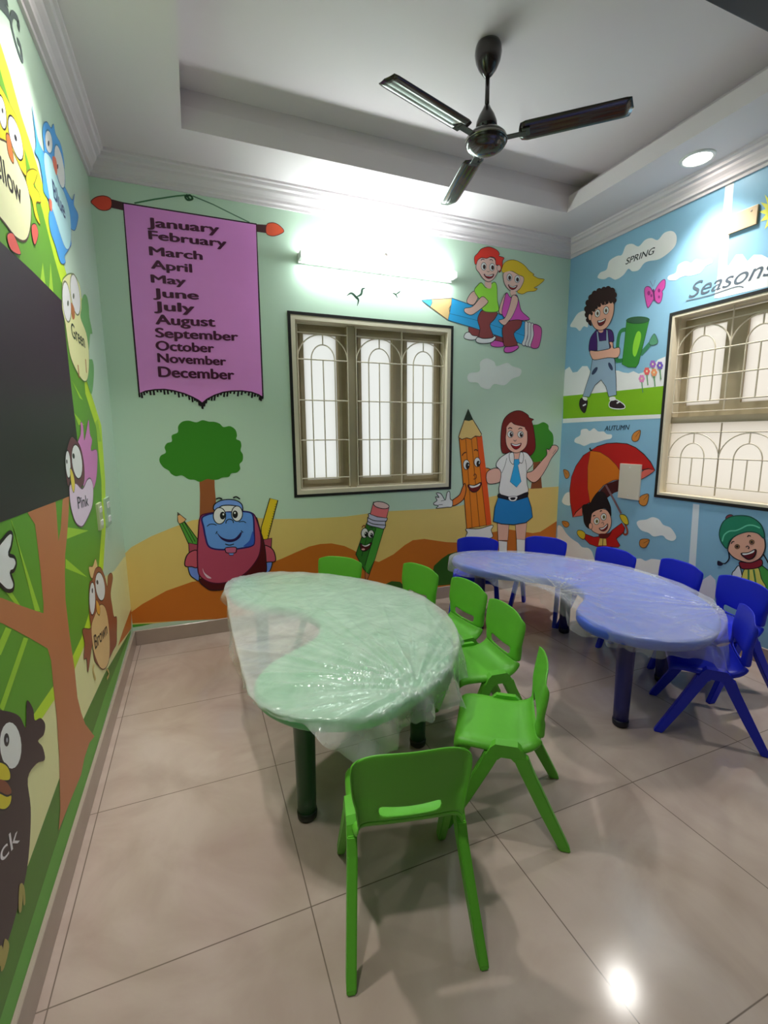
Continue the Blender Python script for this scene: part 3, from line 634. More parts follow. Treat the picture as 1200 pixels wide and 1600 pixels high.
f = Fig('left', 0.0024); f.xf = (0, 400, 4)             # pink bird
f.poly((176, 108, 160), [(480, 1170), (500, 1110), (500, 1040), (515, 1060), (522, 1150), (535, 1100), (550, 1022), (558, 1110), (572, 1150), (565, 1215), (602, 1215), (604, 1330), (590, 1430), (560, 1480), (520, 1450), (500, 1300), (480, 1230)], True, 0.004, (110, 60, 100))
f.poly((92, 52, 62), [(415, 1200), (440, 1130), (470, 1150), (500, 1200), (520, 1300), (522, 1400), (500, 1452), (470, 1440), (440, 1400), (420, 1440), (405, 1340), (402, 1260)], True, 0.004)
f.poly((200, 170, 205), [(432, 1430), (470, 1420), (510, 1455), (540, 1400), (562, 1392), (578, 1440), (576, 1540), (560, 1600), (520, 1680), (495, 1690), (465, 1660), (440, 1580), (430, 1500)], True, 0.006, (90, 60, 85))
bird_eyes(f, (420, 1302, 16, 88, -3, 412, 1285), (476, 1285, 32, 108, -6, 454, 1250))
f.poly((200, 170, 70), [(432, 1330), (448, 1350), (462, 1420), (455, 1480), (440, 1430)], True, 0.003)
f.text('Pink', (484, 1580), (550, 1560), 78, (50, 40, 60), 0.01)
f.build('painted_bird', wall_left, 'pink bird with the word Pink on its belly')

f = Fig('left', 0.0024); f.xf = (0, 780, 3.81)          # brown bird
f.poly((200, 160, 110), [(540, 470), (525, 405), (548, 400), (565, 355), (578, 410), (570, 450)], True, 0.003, (110, 70, 40))
f.poly((128, 72, 50), [(545, 480), (565, 415), (595, 408), (620, 460), (635, 520), (640, 460), (658, 440), (668, 470), (655, 560), (665, 640), (675, 700), (692, 705), (692, 800), (690, 860), (670, 900), (640, 960), (600, 1000), (560, 960), (545, 870), (520, 1030), (512, 950), (495, 950), (500, 860), (488, 775), (535, 770), (530, 700), (525, 600), (530, 500)], True, 0.004, (70, 40, 30))
f.poly((196, 160, 112), [(540, 755), (560, 690), (590, 630), (620, 640), (640, 720), (650, 850), (645, 960), (620, 1010), (590, 1000), (560, 930), (545, 850)], True, 0.005, (90, 55, 35))
bird_eyes(f, (545, 592, 18, 98, 0, 545, 545), (592, 520, 28, 86, -6, 575, 495))
f.poly((190, 140, 60), [(568, 600), (590, 640), (588, 690), (572, 670)], True, 0.003)
f.text('Brown', (562, 895), (636, 800), 100, (40, 30, 25), 0.01)
f.stroke([(555, 985), (550, 1020), (565, 1075)], 0.014, (170, 150, 90)); f.stroke([(632, 1010), (645, 1040), (632, 1070)], 0.014, (170, 150, 90))
f.build('painted_bird', wall_left, 'brown bird with the word Brown on its belly')

f = Fig('left', 0.0024); f.xf = (0, 1080, 3.076)        # black bird
f.poly((50, 38, 42), [(-150, 130), (-60, 90), (40, 100), (90, 125), (118, 175), (122, 60), (132, 48), (155, 90), (162, 140), (190, 130), (212, 160), (205, 210), (178, 240), (200, 270), (210, 330), (170, 350), (128, 420), (142, 560), (138, 720), (120, 880), (80, 1040), (20, 1230), (-60, 1330), (-190, 1300), (-220, 700)], True)
f.ell((205, 200, 210), 45, 262, 52, 112, -3); f.ell((205, 200, 210), -60, 300, 46, 112)
f.ell((40, 38, 45), 25, 235, 13, 32); f.ell((150, 150, 160), 27, 236, 4, 12)
f.poly((180, 165, 40), [(-20, 345), (20, 352), (42, 390), (38, 430), (0, 432), (-30, 420)], True, 0.004); f.poly((110, 60, 40), [(-20, 430), (20, 435), (48, 480), (30, 508), (-20, 490)], True)
f.poly((180, 165, 40), [(-20, 490), (25, 505), (48, 500), (42, 545), (15, 572), (-20, 560)], True, 0.004)
f.text('Black', (-150, 1010), (88, 720), 130, (190, 185, 195), 0.0)
for pts in (((85, 945), (98, 925), (105, 950), (95, 1058), (82, 1050)), ((104, 935), (112, 960), (114, 1020), (105, 1025)), ((10, 1210), (22, 1195), (36, 1230), (12, 1330), (-6, 1340)), ((-10, 1230), (4, 1240), (-4, 1320), (-20, 1310))):
    f.poly((140, 130, 70), list(pts), True)
f.build('painted_bird', wall_left, 'black bird with the word Black on its belly')
f = Fig('left', 0.0024); f.xf = (0, 780, 3.81)
f.poly((190, 215, 215), [(-60, 420), (-30, 300), (10, 240), (50, 198), (68, 215), (60, 280), (45, 330), (78, 345), (90, 385), (75, 425), (55, 440), (75, 500), (68, 540), (35, 545), (0, 515), (-40, 470)], True, 0.01)
f.build('painted_wing', wall_left, 'white feathered wing tip')
f = Fig('left', 0.0016); f.xf = (0, 0, 4)
f.stroke([(-10, 10), (25, 50), (55, 95)], 0.03, (70, 80, 80)); f.stroke([(0, -20), (30, 0), (45, 20)], 0.02, (70, 80, 80))
f.stroke([(112, 180), (112, 130), (90, 95), (72, 92), (66, 140), (85, 230), (115, 330), (135, 372), (125, 290), (105, 250)], 0.02, (70, 80, 80))
f.build('painted_lettering', wall_left, 'grey letters rs of the heading above the birds')

# ------------------------------------------------------------------ murals: right wall
WHT = (205, 208, 212)
f = Fig('right', 0.0006); f.xf = (870, 340, 5)
f.poly(WHT, [(50, 1395), (64, 1190), (100, 1165), (125, 1210), (160, 1205), (200, 1160), (240, 1160), (262, 1200), (480, 1195), (520, 1210), (560, 1215), (600, 1200), (640, 1220), (700, 1200), (760, 1150), (790, 1110), (850, 1085), (850, 1320)], False)
f.poly((112, 160, 20), [(52, 1395), (300, 1372), (560, 1345), (835, 1315), (822, 1536), (300, 1558), (48, 1572)], False)
f.poly(WHT, [(48, 1572), (300, 1558), (822, 1536), (820, 1568), (300, 1592), (46, 1606)], False)
f.build('painted_meadow', wall_right, 'white cloud bank over a bright green meadow strip')
f = Fig('right', 0.0006); f.xf = (1010, 240, 5)
f.poly((225, 232, 240), [(618, 245), (685, 228), (630, 860), (640, 880), (660, 850), (700, 790), (750, 785), (790, 840), (840, 790), (900, 790), (950, 815), (950, 1040), (560, 1130), (530, 1130), (556, 960)], False)
f.build('painted_divider', wall_right, 'white stripe dividing the spring and sunshine pictures')
f = Fig('right', 0.0006); f.xf = (1010, 640, 5)
f.poly((190, 196, 204), [(365, 735), (415, 742), (380, 1300), (325, 1300)], False)
f.poly((190, 190, 200), [(-20, 1300), (-30, 1190), (40, 1165), (85, 1190), (130, 1170), (150, 1300)], False)
f.poly((190, 190, 200), [(380, 1420), (440, 1330), (500, 1290), (540, 1330), (545, 1400), (520, 1560), (700, 1900), (380, 1900)], False)
f.build('painted_divider', wall_right, 'white stripe between the autumn and winter pictures')

def cloud(pts, xf, label, c=(205, 208, 208)):
    f = Fig('right', 0.0009); f.xf = xf; f.poly(c, pts); f.build('painted_cloud', wall_right, label)
cloud([(320, 470), (340, 430), (390, 405), (410, 340), (470, 300), (510, 290), (540, 220), (590, 205), (640, 225), (690, 175), (740, 160), (790, 175), (840, 120), (900, 105), (935, 140), (930, 210), (880, 270), (800, 325), (720, 340), (680, 360), (640, 410), (590, 420), (560, 400), (520, 450), (460, 485), (410, 465), (370, 482)], (870, 340, 5), 'long cloud bearing the word SPRING')
cloud([(170, 985), (175, 955), (230, 930), (250, 870), (310, 840), (350, 855), (390, 825), (450, 835), (500, 815), (515, 850), (460, 880), (420, 930), (340, 955), (300, 955), (260, 970), (225, 990)], (1010, 240, 5), 'small cloud right of SPRING')
cloud([(105, 850), (130, 800), (170, 745), (230, 735), (245, 850), (210, 850), (180, 885), (150, 860)], (870, 340, 5), 'cloud behind the curly haired boy')
cloud([(228, 305), (235, 270), (280, 240), (290, 190), (340, 180), (370, 200), (410, 175), (450, 205), (500, 205), (530, 230), (575, 235), (570, 270), (510, 285), (430, 310), (380, 315), (320, 340), (280, 325)], (860, 640, 6), 'cloud under the word AUTUMN')
cloud([(810, 1070), (830, 1040), (900, 1030), (960, 1008), (1020, 1030), (1060, 1080), (1130, 1110), (1180, 1190), (1150, 1230), (1090, 1215), (1050, 1180), (970, 1190), (920, 1155), (850, 1130)], (860, 640, 6), 'cloud right of the umbrella boy')
cloud([(110, 850), (140, 790), (185, 780), (190, 890), (150, 895), (120, 880)], (860, 640, 6), 'cloud left of the umbrella')
cloud([(65, 1190), (70, 1090), (110, 1100), (150, 1160), (200, 1210), (260, 1250), (300, 1290), (360, 1300), (400, 1360), (400, 1500), (60, 1500)], (860, 640, 6), 'cloud bank behind the blue chairs')
cloud([(780, 1420), (840, 1395), (900, 1420), (960, 1400), (1080, 1430), (1080, 1520), (760, 1520)], (860, 640, 6), 'low cloud beside the fourth blue chair')

f = Fig('right', 0.0016); f.xf = (870, 340, 5)
f.text('SPRING', (538, 368), (765, 280), 46, (40, 48, 50), 0.012, 0.25); f.build('painted_lettering', wall_right, 'word SPRING')
f = Fig('right', 0.0016); f.xf = (860, 640, 6)
f.text('AUTUMN', (508, 198), (742, 188), 44, (20, 45, 65), 0.015, 0.2); f.build('painted_lettering', wall_right, 'word AUTUMN')
f = Fig('right', 0.0016); f.xf = (1010, 240, 5)
f.text('Seasons', (330, 1130), (1010, 935), 112, (72, 82, 92), 0.0, 0.35)
f.stroke([(310, 1150), (500, 1105), (700, 1040), (760, 1045)], 0.006, (90, 100, 110)); f.build('painted_lettering', wall_right, 'large slanted word Seasons above the window')

f = Fig('right', 0.0012); f.xf = (1010, 240, 5)
pts = []
for k in range(28):
    a = 2*math.pi*k/28; r = 150 if k % 2 == 0 else 85
    pts.append((1000+r*0.8*math.cos(a), 455+r*1.15*math.sin(a)))
f.poly((220, 215, 90), pts, False); f.ell((228, 208, 70), 1000, 455, 62, 92); f.build('painted_sun', wall_right, 'yellow sun with pointed rays')

f = Fig('right', 0.0014); f.xf = (870, 340, 5)          # butterfly
PK = (176, 62, 140)
f.poly(PK, [(758, 590), (730, 545), (700, 540), (686, 565), (690, 620), (705, 690), (718, 702), (745, 660), (760, 640), (790, 668), (815, 655), (828, 600), (825, 575), (845, 545), (848, 490), (825, 490), (790, 530), (765, 575)], True, 0.005, (90, 40, 90))
for x, y, r in ((720, 590, 12), (740, 610, 8), (800, 570, 10), (800, 620, 8)): f.ell((120, 30, 100), x, y, r, r*1.5)
f.stroke([(755, 560), (765, 650)], 0.012, (80, 30, 80)); f.stroke([(752, 540), (730, 495)], 0.002, (90, 60, 110)); f.stroke([(758, 535), (772, 485)], 0.002, (90, 60, 110))
f.build('painted_butterfly', wall_right, 'pink butterfly')

f = Fig('right', 0.0014); f.xf = (870, 340, 5)          # flowers
for x, y, c in ((665, 1258, (196, 120, 165)), (705, 1200, (200, 85, 85)), (752, 1145, (140, 90, 165)), (762, 1210, (210, 130, 90)), (808, 1155, (100, 80, 165))):
    f.stroke([(x, y+25), (x+8, y+110)], 0.008, (85, 130, 85))
    for k in range(6):
        a = k*math.pi/3; f.ell(c, x+15*math.cos(a), y+19*math.sin(a), 10, 13)
    f.ell((215, 190, 150), x, y, 7, 9)
f.build('painted_flowers', wall_right, 'five small flowers beside the window')

f = Fig('right', 0.0018); f.xf = (870, 340, 5)          # boy with watering can
SK2 = (204, 152, 132); OV = (128, 148, 168); PUR = (58, 26, 92)
G1 = (45, 118, 35)
f.stroke([(540, 875), (505, 885), (485, 930), (475, 1020), (470, 1110), (490, 1118), (520, 1115)], 0.03, (40, 110, 60))
f.stroke([(655, 1070), (730, 985)], 0.034, (50, 115, 80)); f.poly((70, 125, 95), [(722, 980), (740, 935), (765, 908), (790, 960), (785, 985), (745, 998)], True, 0.003)
f.poly(G1, [(545, 815), (722, 808), (690, 940), (640, 1140), (620, 1170), (560, 1170), (510, 1145), (530, 980)], False, 0.004, (20, 70, 30))
f.poly((120, 180, 45), [(625, 900), (650, 890), (660, 930), (640, 1020), (615, 1085), (595, 1060), (600, 980)])
f.ell((42, 80, 55), 635, 802, 90, 26, -2, 0.006, (25, 80, 35))
f.poly((40, 24, 30), [(185, 1420), (205, 1410), (240, 1430), (235, 1480), (218, 1525), (190, 1500), (178, 1460)], True, 0.005); f.poly((40, 24, 30), [(415, 1440), (450, 1420), (490, 1435), (530, 1465), (528, 1490), (470, 1495), (415, 1480)], True, 0.007, (200, 200, 200))
f.poly((220, 220, 220), [(205, 1400), (240, 1408), (232, 1430), (208, 1420)]); f.poly((220, 220, 220), [(415, 1405), (455, 1400), (458, 1425), (420, 1430)])
f.stroke([(205, 1470), (230, 1458)], 0.012, (220, 220, 220)); f.stroke([(470, 1450), (490, 1440)], 0.012, (220, 220, 220))
f.poly(PUR, [(325, 875), (300, 890), (262, 950), (255, 1045), (310, 1040), (320, 1110), (440, 1100), (440, 975), (448, 965), (440, 900), (410, 872)], True, 0.005)
f.poly(OV, [(318, 1045), (280, 1110), (262, 1220), (235, 1300), (205, 1395), (255, 1402), (300, 1310), (348, 1268), (385, 1320), (408, 1400), (468, 1385), (465, 1260), (455, 1110), (420, 1050), (408, 970), (400, 880), (388, 872), (388, 960), (335, 965), (325, 890), (312, 890), (318, 970)], False, 0.005)
f.ell((40, 50, 80), 298, 1198, 14, 36, 35); f.ell((40, 50, 80), 422, 1163, 13, 34, -25)
f.poly(SK2, [(262, 1040), (320, 1042), (420, 1020), (412, 975), (440, 975), (445, 1020), (490, 1015), (495, 1060), (470, 1095), (400, 1095), (300, 1112), (272, 1090)], True, 0.005)
f.poly(SK2, [(325, 865), (360, 860), (365, 890), (345, 900), (328, 888)])
f.poly(SK2, [(268, 800), (270, 730), (310, 680), (380, 655), (440, 655), (450, 700), (440, 770), (400, 850), (350, 880), (300, 865)], True, 0.005)
for hx, hy, hr in ((248, 800, 18), (240, 760, 20), (238, 715, 22), (250, 668, 24), (272, 628, 24), (300, 598, 24), (335, 578, 24), (372, 568, 24), (405, 562, 24), (435, 575, 24), (450, 605, 22), (452, 645, 18), (425, 655, 14), (395, 660, 14), (365, 668, 14), (335, 684, 14), (310, 700, 14), (292, 722, 13), (272, 750, 13)):
    f.ell((40, 18, 20), hx, hy, hr, hr*1.15)
f.poly((40, 18, 20), [(240, 775), (225, 730), (240, 670), (270, 600), (330, 565), (400, 545), (450, 570), (462, 620), (452, 680), (430, 650), (380, 655), (320, 690), (295, 720), (270, 745), (265, 790), (275, 845), (250, 830)])
f.ell(SK2, 262, 778, 13, 26, 0, 0.004)
for x, y in ((322, 748), (389, 725)):
    f.ell((225, 220, 210), x, y, 20, 30, 8, 0.004); f.ell((130, 110, 90), x, y+2, 10, 17, 0); f.ell((30, 25, 25), x, y+2, 5, 9)
f.stroke([(305, 708), (325, 698)], 0.009); f.stroke([(378, 680), (398, 670)], 0.009)
f.poly((100, 20, 25), [(322, 808), (350, 805), (385, 790), (375, 825), (350, 845), (330, 838)], True, 0.005); f.poly((228, 224, 220), [(328, 808), (352, 806), (380, 793), (370, 808), (335, 820)])
f.build('painted_gardener_boy', wall_right, 'curly haired boy in grey dungarees holding a green watering can')

f = Fig('right', 0.0012)
for xf, pts in (((860, 640, 6), [(845, 195), (790, 215), (765, 255), (770, 290), (800, 300), (830, 275)]), ((860, 640, 6), [(125, 562), (165, 575), (180, 610), (168, 640), (145, 645), (130, 610)]),
                ((860, 640, 6), [(922, 795), (870, 800), (835, 830), (835, 880), (875, 903), (908, 880)]), ((860, 640, 6), [(110, 1048), (160, 1050), (178, 1078), (160, 1102), (130, 1095)]),
                ((860, 640, 6), [(930, 1222), (880, 1212), (842, 1225), (838, 1270), (865, 1295), (900, 1285)])):
    f.xf = xf; f.poly((176, 112, 48), pts, True, 0.005, (70, 45, 30))
    c = (sum(p[0] for p in pts)/len(pts), sum(p[1] for p in pts)/len(pts)); f.stroke([pts[0], c], 0.003, (70, 45, 30))
f.build('painted_leaves', wall_right, 'five falling autumn leaves around the umbrella')

f = Fig('right', 0.0018); f.xf = (860, 640, 6)          # boy with umbrella
RED = (160, 20, 20)
f.poly((58, 12, 15), [(350, 870), (450, 780), (520, 700), (650, 655), (655, 760), (600, 780), (530, 830), (400, 900)], False)
f.poly((190, 90, 80), [(215, 1008), (245, 960), (300, 912), (302, 995), (260, 1000)], False, 0.004); f.poly((190, 90, 80), [(845, 660), (850, 590), (880, 565), (930, 553), (982, 570), (930, 610)], False, 0.004)
f.poly(RED, [(375, 385), (440, 345), (530, 318), (620, 312), (720, 320), (800, 355), (880, 420), (940, 490), (982, 570), (920, 552), (850, 570), (750, 700), (660, 600), (560, 470), (470, 400)], False, 0.006)
f.poly(RED, [(378, 385), (310, 430), (240, 530), (200, 630), (183, 750), (188, 870), (212, 1010), (240, 960), (300, 910), (370, 870), (375, 700), (360, 500)], False, 0.006)
f.poly((184, 98, 18), [(378, 385), (470, 400), (550, 450), (620, 520), (665, 590), (665, 655), (590, 662), (500, 710), (430, 790), (375, 880), (352, 740), (352, 540)], False, 0.004, (110, 40, 20))
f.stroke([(372, 358), (378, 380), (395, 380)], 0.014)
f.stroke([(520, 705), (600, 850), (665, 975)], 0.018, (110, 80, 85), False); f.stroke([(695, 1060), (720, 1120), (722, 1160), (700, 1172), (685, 1155)], 0.016, (130, 60, 40))
f.poly(RED, [(460, 1190), (410, 1195), (330, 1165), (325, 1215), (370, 1260), (440, 1285), (640, 1290), (655, 1275), (620, 1210), (690, 1150), (700, 1110), (672, 1062), (580, 1130), (540, 1180)], False, 0.005)
f.poly((190, 160, 80), [(465, 1205), (525, 1210), (530, 1275), (450, 1275)], False, 0.003); f.stroke([(495, 1210), (492, 1285)], 0.006)
f.poly((184, 160, 40), [(330, 1165), (300, 1135), (262, 1132), (252, 1160), (280, 1200), (318, 1215)], True, 0.005); f.poly((184, 160, 40), [(652, 990), (690, 985), (720, 1010), (735, 1060), (720, 1080), (680, 1055)], True, 0.005)
f.poly(SK2, [(390, 1130), (375, 1060), (395, 970), (480, 930), (540, 950), (572, 1020), (570, 1090), (540, 1145), (500, 1172), (450, 1165)], True, 0.005)
f.poly((22, 12, 16), [(310, 1000), (302, 900), (370, 880), (400, 830), (450, 770), (510, 780), (545, 850), (570, 920), (572, 1000), (550, 960), (510, 925), (450, 940), (400, 965), (385, 1020), (375, 1110), (345, 1105), (318, 1060)])
f.ell(SK2, 380, 1092, 18, 30, 0, 0.004)
f.poly((80, 15, 20), [(460, 1165), (540, 1160), (580, 1140), (540, 1200), (470, 1205)], True)
for x, y in ((436, 1045), (502, 1005)):
    f.ell((225, 220, 210), x, y, 26, 32, 5, 0.004); f.ell((140, 130, 70), x+3, y+2, 13, 18); f.ell((25, 20, 20), x+3, y+2, 6, 9)
f.stroke([(405, 1005), (410, 992), (425, 995)], 0.008); f.stroke([(470, 960), (475, 948), (488, 950)], 0.008); f.stroke([(482, 1065), (495, 1055), (505, 1068), (498, 1078)], 0.004)
f.poly((110, 20, 25), [(460, 1112), (500, 1105), (540, 1070), (538, 1110), (510, 1138), (480, 1135)], True, 0.005); f.poly((228, 224, 220), [(466, 1114), (500, 1108), (536, 1076), (525, 1100), (490, 1124)])
f.build('painted_umbrella_boy', wall_right, 'dark haired boy in red under a red and orange umbrella')

f = Fig('right', 0.0018); f.xf = (1010, 640, 5)         # winter child
GR = (30, 112, 82)
f.poly((196, 196, 202), [(670, 1290), (690, 1255), (730, 1225), (760, 1400), (680, 1400)], True, 0.005)
f.poly((65, 140, 60), [(860, 1200), (920, 1230), (980, 1290), (1000, 1400), (900, 1400), (840, 1300)], True, 0.005)
f.poly((196, 186, 90), [(770, 1240), (870, 1230), (900, 1320), (930, 1400), (750, 1400)], True, 0.004)
f.stroke([(800, 1250), (800, 1380)], 0.01, (60, 110, 60)); f.stroke([(840, 1250), (860, 1380)], 0.01, (60, 110, 60))
f.stroke([(640, 1090), (648, 1160), (620, 1200), (590, 1200)], 0.007); f.poly((25, 20, 40), [(600, 1200), (560, 1180), (558, 1215), (590, 1218)], True)
f.stroke([(915, 1130), (940, 1170), (960, 1210)], 0.007)
f.poly((120, 30, 40), [(730, 1190), (800, 1195), (895, 1170), (905, 1215), (850, 1240), (760, 1245), (735, 1225)], True, 0.005)
f.poly((196, 148, 128), [(640, 1080), (680, 1000), (780, 955), (880, 960), (920, 1000), (930, 1080), (900, 1150), (850, 1185), (790, 1195), (700, 1165), (650, 1120)], True, 0.006)
f.ell((110, 50, 60), 652, 845, 32, 24, -20, 0.004)
f.poly(GR, [(630, 1085), (585, 1030), (572, 960), (600, 880), (660, 838), (740, 828), (820, 840), (890, 890), (922, 960), (918, 1005), (870, 965), (790, 955), (700, 985), (650, 1030)], True, 0.006, (15, 60, 50))
f.stroke([(595, 1030), (610, 980), (650, 950), (700, 945), (740, 930), (790, 905), (840, 905), (890, 925)], 0.008, (90, 170, 140))
for x, y in ((712, 1070), (826, 1034)): f.ell((130, 90, 60), x, y, 19, 17, 0, 0.003); f.ell((30, 20, 20), x, y, 10, 9)
f.stroke([(665, 1048), (675, 1032), (690, 1030)], 0.006); f.stroke([(792, 995), (802, 982), (818, 990)], 0.006); f.stroke([(780, 1075), (792, 1065), (805, 1075), (798, 1088)], 0.005)
f.poly((90, 20, 25), [(742, 1125), (800, 1118), (855, 1092), (855, 1130), (830, 1162), (790, 1168)], True, 0.007); f.poly((228, 224, 220), [(752, 1124), (800, 1120), (845, 1098), (835, 1118), (770, 1136)])
f.build('painted_winter_child', wall_right, 'laughing child in a green woolly hat and red scarf')

# ------------------------------------------------------------------ ceiling fan
M_fan = mat('dark_brown_gloss_enamel', (44, 34, 34), 0.18, 0.6, coat=0.4)
M_fan_metal = mat('fan_trim_metal', (150, 145, 140), 0.25, 0.6, metal=0.8)
FX, FY = 1.838, -1.203
fan = thing('ceiling_fan', 'dark brown three bladed ceiling fan hanging from the sunken ceiling', 'ceiling fan', (FX, FY, HT))
bm = bmesh.new(); lathe(bm, [(0, 0), (0.056, 0), (0.060, -0.012), (0.062, -0.035), (0.056, -0.065), (0.042, -0.095), (0.024, -0.118), (0.013, -0.128), (0.0, -0.128)], 36); obj('canopy', bm, M_fan, fan, True)
bm = bmesh.new(); tube(bm, [(0, 0, -0.12), (0, 0, -0.29)], 0.0105, 16); obj('downrod', bm, M_fan, fan, True)
bm = bmesh.new(); lathe(bm, [(0, -0.245), (0.012, -0.245), (0.020, -0.262), (0.036, -0.288), (0.048, -0.318), (0.050, -0.340), (0.040, -0.352), (0.034, -0.366), (0.0, -0.366)], 36); obj('lower_canopy', bm, M_fan, fan, True)
bm = bmesh.new(); lathe(bm, [(0, -0.362), (0.050, -0.362), (0.080, -0.370), (0.094, -0.384), (0.097, -0.400), (0.092, -0.416), (0.084, -0.424), (0.080, -0.424), (0.076, -0.430), (0.052, -0.440), (0.0, -0.444)], 48); mo = obj('motor_housing', bm, M_fan, fan, True)
bm = bmesh.new(); lathe(bm, [(0.0975, -0.394), (0.0995, -0.397), (0.0995, -0.403), (0.0975, -0.406)], 48); obj('trim_ring', bm, M_fan_metal, mo, True)
for k, ang in enumerate((77, 197, 317)):
    a = math.radians(ang); bm = bmesh.new()
    d = Vector((math.cos(a), math.sin(a), 0)); s = Vector((-math.sin(a), math.cos(a), 0)); z = -0.395
    nu, nv = 14, 10; G = []
    for i in range(nu+1):
        u = i/nu; r = 0.150+u*0.475; row = []
        for j in range(nv+1):
            v = j/nv-0.5
            w = 0.112-0.008*u
            if i == 0: w *= 0.86
            if i == nu: w *= 0.93
            rr = r - (0.012*abs(v)*2 if i == nu else 0) + (0.010*(2*abs(v))**2 if i == 0 else 0)
            zz = z - math.sin(math.radians(10))*v*w + 0.010*(v*v*4)*0.6 - (0.004 if 0.2 < abs(v) < 0.32 and 1 <= i <= nu-1 else 0)
            row.append(bm.verts.new(d*rr + s*(v*w) + Vector((0, 0, zz))))
        G.append(row)
    for i in range(nu):
        for j in range(nv): bm.faces.new((G[i][j], G[i+1][j], G[i+1][j+1], G[i][j+1]))
    b = obj('blade', bm, M_fan, fan, True); so = b.modifiers.new('thick', 'SOLIDIFY'); so.thickness = 0.003
    bm = bmesh.new()
    box(bm, 0.07, 0.185, -0.017, 0.017, -0.008, -0.003); box(bm, 0.165, 0.20, -0.034, 0.034, -0.006, -0.0015)
    bevel(bm, 0.0015, 1)
    bmesh.ops.rotate(bm, verts=bm.verts, cent=(0, 0, 0), matrix=Matrix.Rotation(a, 3, 'Z')); bmesh.ops.translate(bm, verts=bm.verts, vec=(0, 0, z))
    obj('blade_bracket', bm, M_fan, fan)

# ------------------------------------------------------------------ lamps of the room, plus two added downlights
M_white = mat('white_plastic', (232, 232, 228), 0.4, 0.5)
M_tube = emit('tube_glow', (242, 251, 250), TUBE_STRENGTH)
tl = thing('tube_light', 'long glowing white tube light on the mint wall over the window', 'light', (1.76, 0, 2.527))
obj('batten', bevel(bx(-0.585, 0.585, -0.022, 0.0, -0.032, 0.032), 0.004), M_white, tl)
bm = bmesh.new(); tube(bm, [(-0.560, -0.088, 0), (0.560, -0.088, 0)], 0.029, 20); obj('tube', bm, M_tube, tl, True)
for s in (-1, 1): obj('lamp_holder', bevel(bx(s*0.573-0.012, s*0.573+0.012, -0.102, 0, -0.022, 0.022), 0.003), M_white, tl)
M_down = emit('downlight_glow', (255, 250, 240), LAMP_STRENGTH)
def downlight(x, y, label, k=1.0):
    t = thing('downlight', label, 'ceiling light', (x, y, HC), 0, 'round recessed ceiling lights')
    bm = bmesh.new(); lathe(bm, [(0.070, -0.004), (0.074, -0.009), (0.090, -0.006), (0.092, 0.0)], 40); obj('rim', bm, M_white, t, True)
    bm = bmesh.new(); lathe(bm, [(0.0, -0.0065), (0.071, -0.0055)], 40); obj('diffuser', bm, M_down, t)
    ld = bpy.data.lights.new('lamp_beam', 'AREA'); ld.shape = 'DISK'; ld.size = 0.136; ld.energy = LAMP_WATTS*k; ld.spread = math.radians(92); ld.color = (1.0, 0.975, 0.93)
    lo = bpy.data.objects.new('lamp_beam', ld); C.objects.link(lo); lo.parent = t; lo.location = (0, 0, -0.009)
downlight(3.27, -1.22, 'round glowing ceiling light above the blue wall', 0.85)
downlight(0.285, -1.25, 'round ceiling light above the bird wall, its glow at the top edge', 0.85)
downlight(3.27, -2.62, 'added round ceiling light on the blue wall side past the dark beam, outside the picture', 0.4)  # fill lamp added out of view to lift floor and table tops
downlight(0.285, -2.62, 'added round ceiling light on the bird wall side over the camera, outside the picture', 0.4)  # its added twin, also an unseen fill for floor and tables

def screw(wall, x, z, r, name, label, c=(120, 110, 105)):
    bm = bmesh.new(); lathe(bm, [(0, 0), (r, 0), (r, 0.006), (r*0.6, 0.011), (0, 0.012)], 16)
    bmesh.ops.rotate(bm, verts=bm.verts, cent=(0, 0, 0), matrix=Matrix.Rotation(math.pi/2, 3, 'X'))
    o = obj(name, bm, mat('screw_metal', c, 0.35, 0.5, metal=0.3), None, True); o.location = (x, 0, z)
    return tag(o, label, 'screw')
screw('back', 1.816, 2.628, 0.011, 'wall_screw', 'small round screw head just above the tube light')

M_plate = mat('ivory_plastic', (224, 214, 196), 0.35, 0.5)
M_plate2 = mat('tan_plastic', (208, 184, 150), 0.4, 0.4)
def yz(px_, py_): return on_wall(px_, py_, 'right')
(ya, za), (yb, zb2) = yz(970.5, 724), yz(1000, 782)
t = thing('switch_plate', 'blank ivory cover plate over the painted umbrella', 'wall plate', (W, (ya+yb)/2, (za+zb2)/2))
hw, hh = abs(ya-yb)/2-0.004, abs(za-zb2)/2
obj('plate', bevel(bx(-0.016, 0, -hw, hw, -hh, hh), 0.003), M_plate, t)
for zz in (-hh*0.8, hh*0.8):
    bm = bmesh.new(); lathe(bm, [(0, 0), (0.005, 0), (0.004, 0.002), (0, 0.0025)], 12); bmesh.ops.rotate(bm, verts=bm.verts, cent=(0, 0, 0), matrix=Matrix.Rotation(-math.pi/2, 3, 'Y'))
    bmesh.ops.translate(bm, verts=bm.verts, vec=(-0.016, 0, zz)); obj('screw', bm, M_white, t)
(ya, za), (yb, zb2) = yz(1148, 337), yz(1176, 358)
t = thing('junction_box', 'tan cover plate high on the blue wall beside the white stripe', 'wall plate', (W, (ya+yb)/2, 2.575))
obj('plate', bevel(bx(-0.014, 0, -0.078, 0.078, -0.052, 0.052), 0.003), M_plate2, t)
bm = bmesh.new(); lathe(bm, [(0, 0), (0.006, 0), (0.005, 0.002), (0, 0.003)], 12); bmesh.ops.rotate(bm, verts=bm.verts, cent=(0, 0, 0), matrix=Matrix.Rotation(-math.pi/2, 3, 'Y'))
bmesh.ops.translate(bm, verts=bm.verts, vec=(-0.014, -0.045, 0.03)); obj('screw', bm, M_skirt, t)
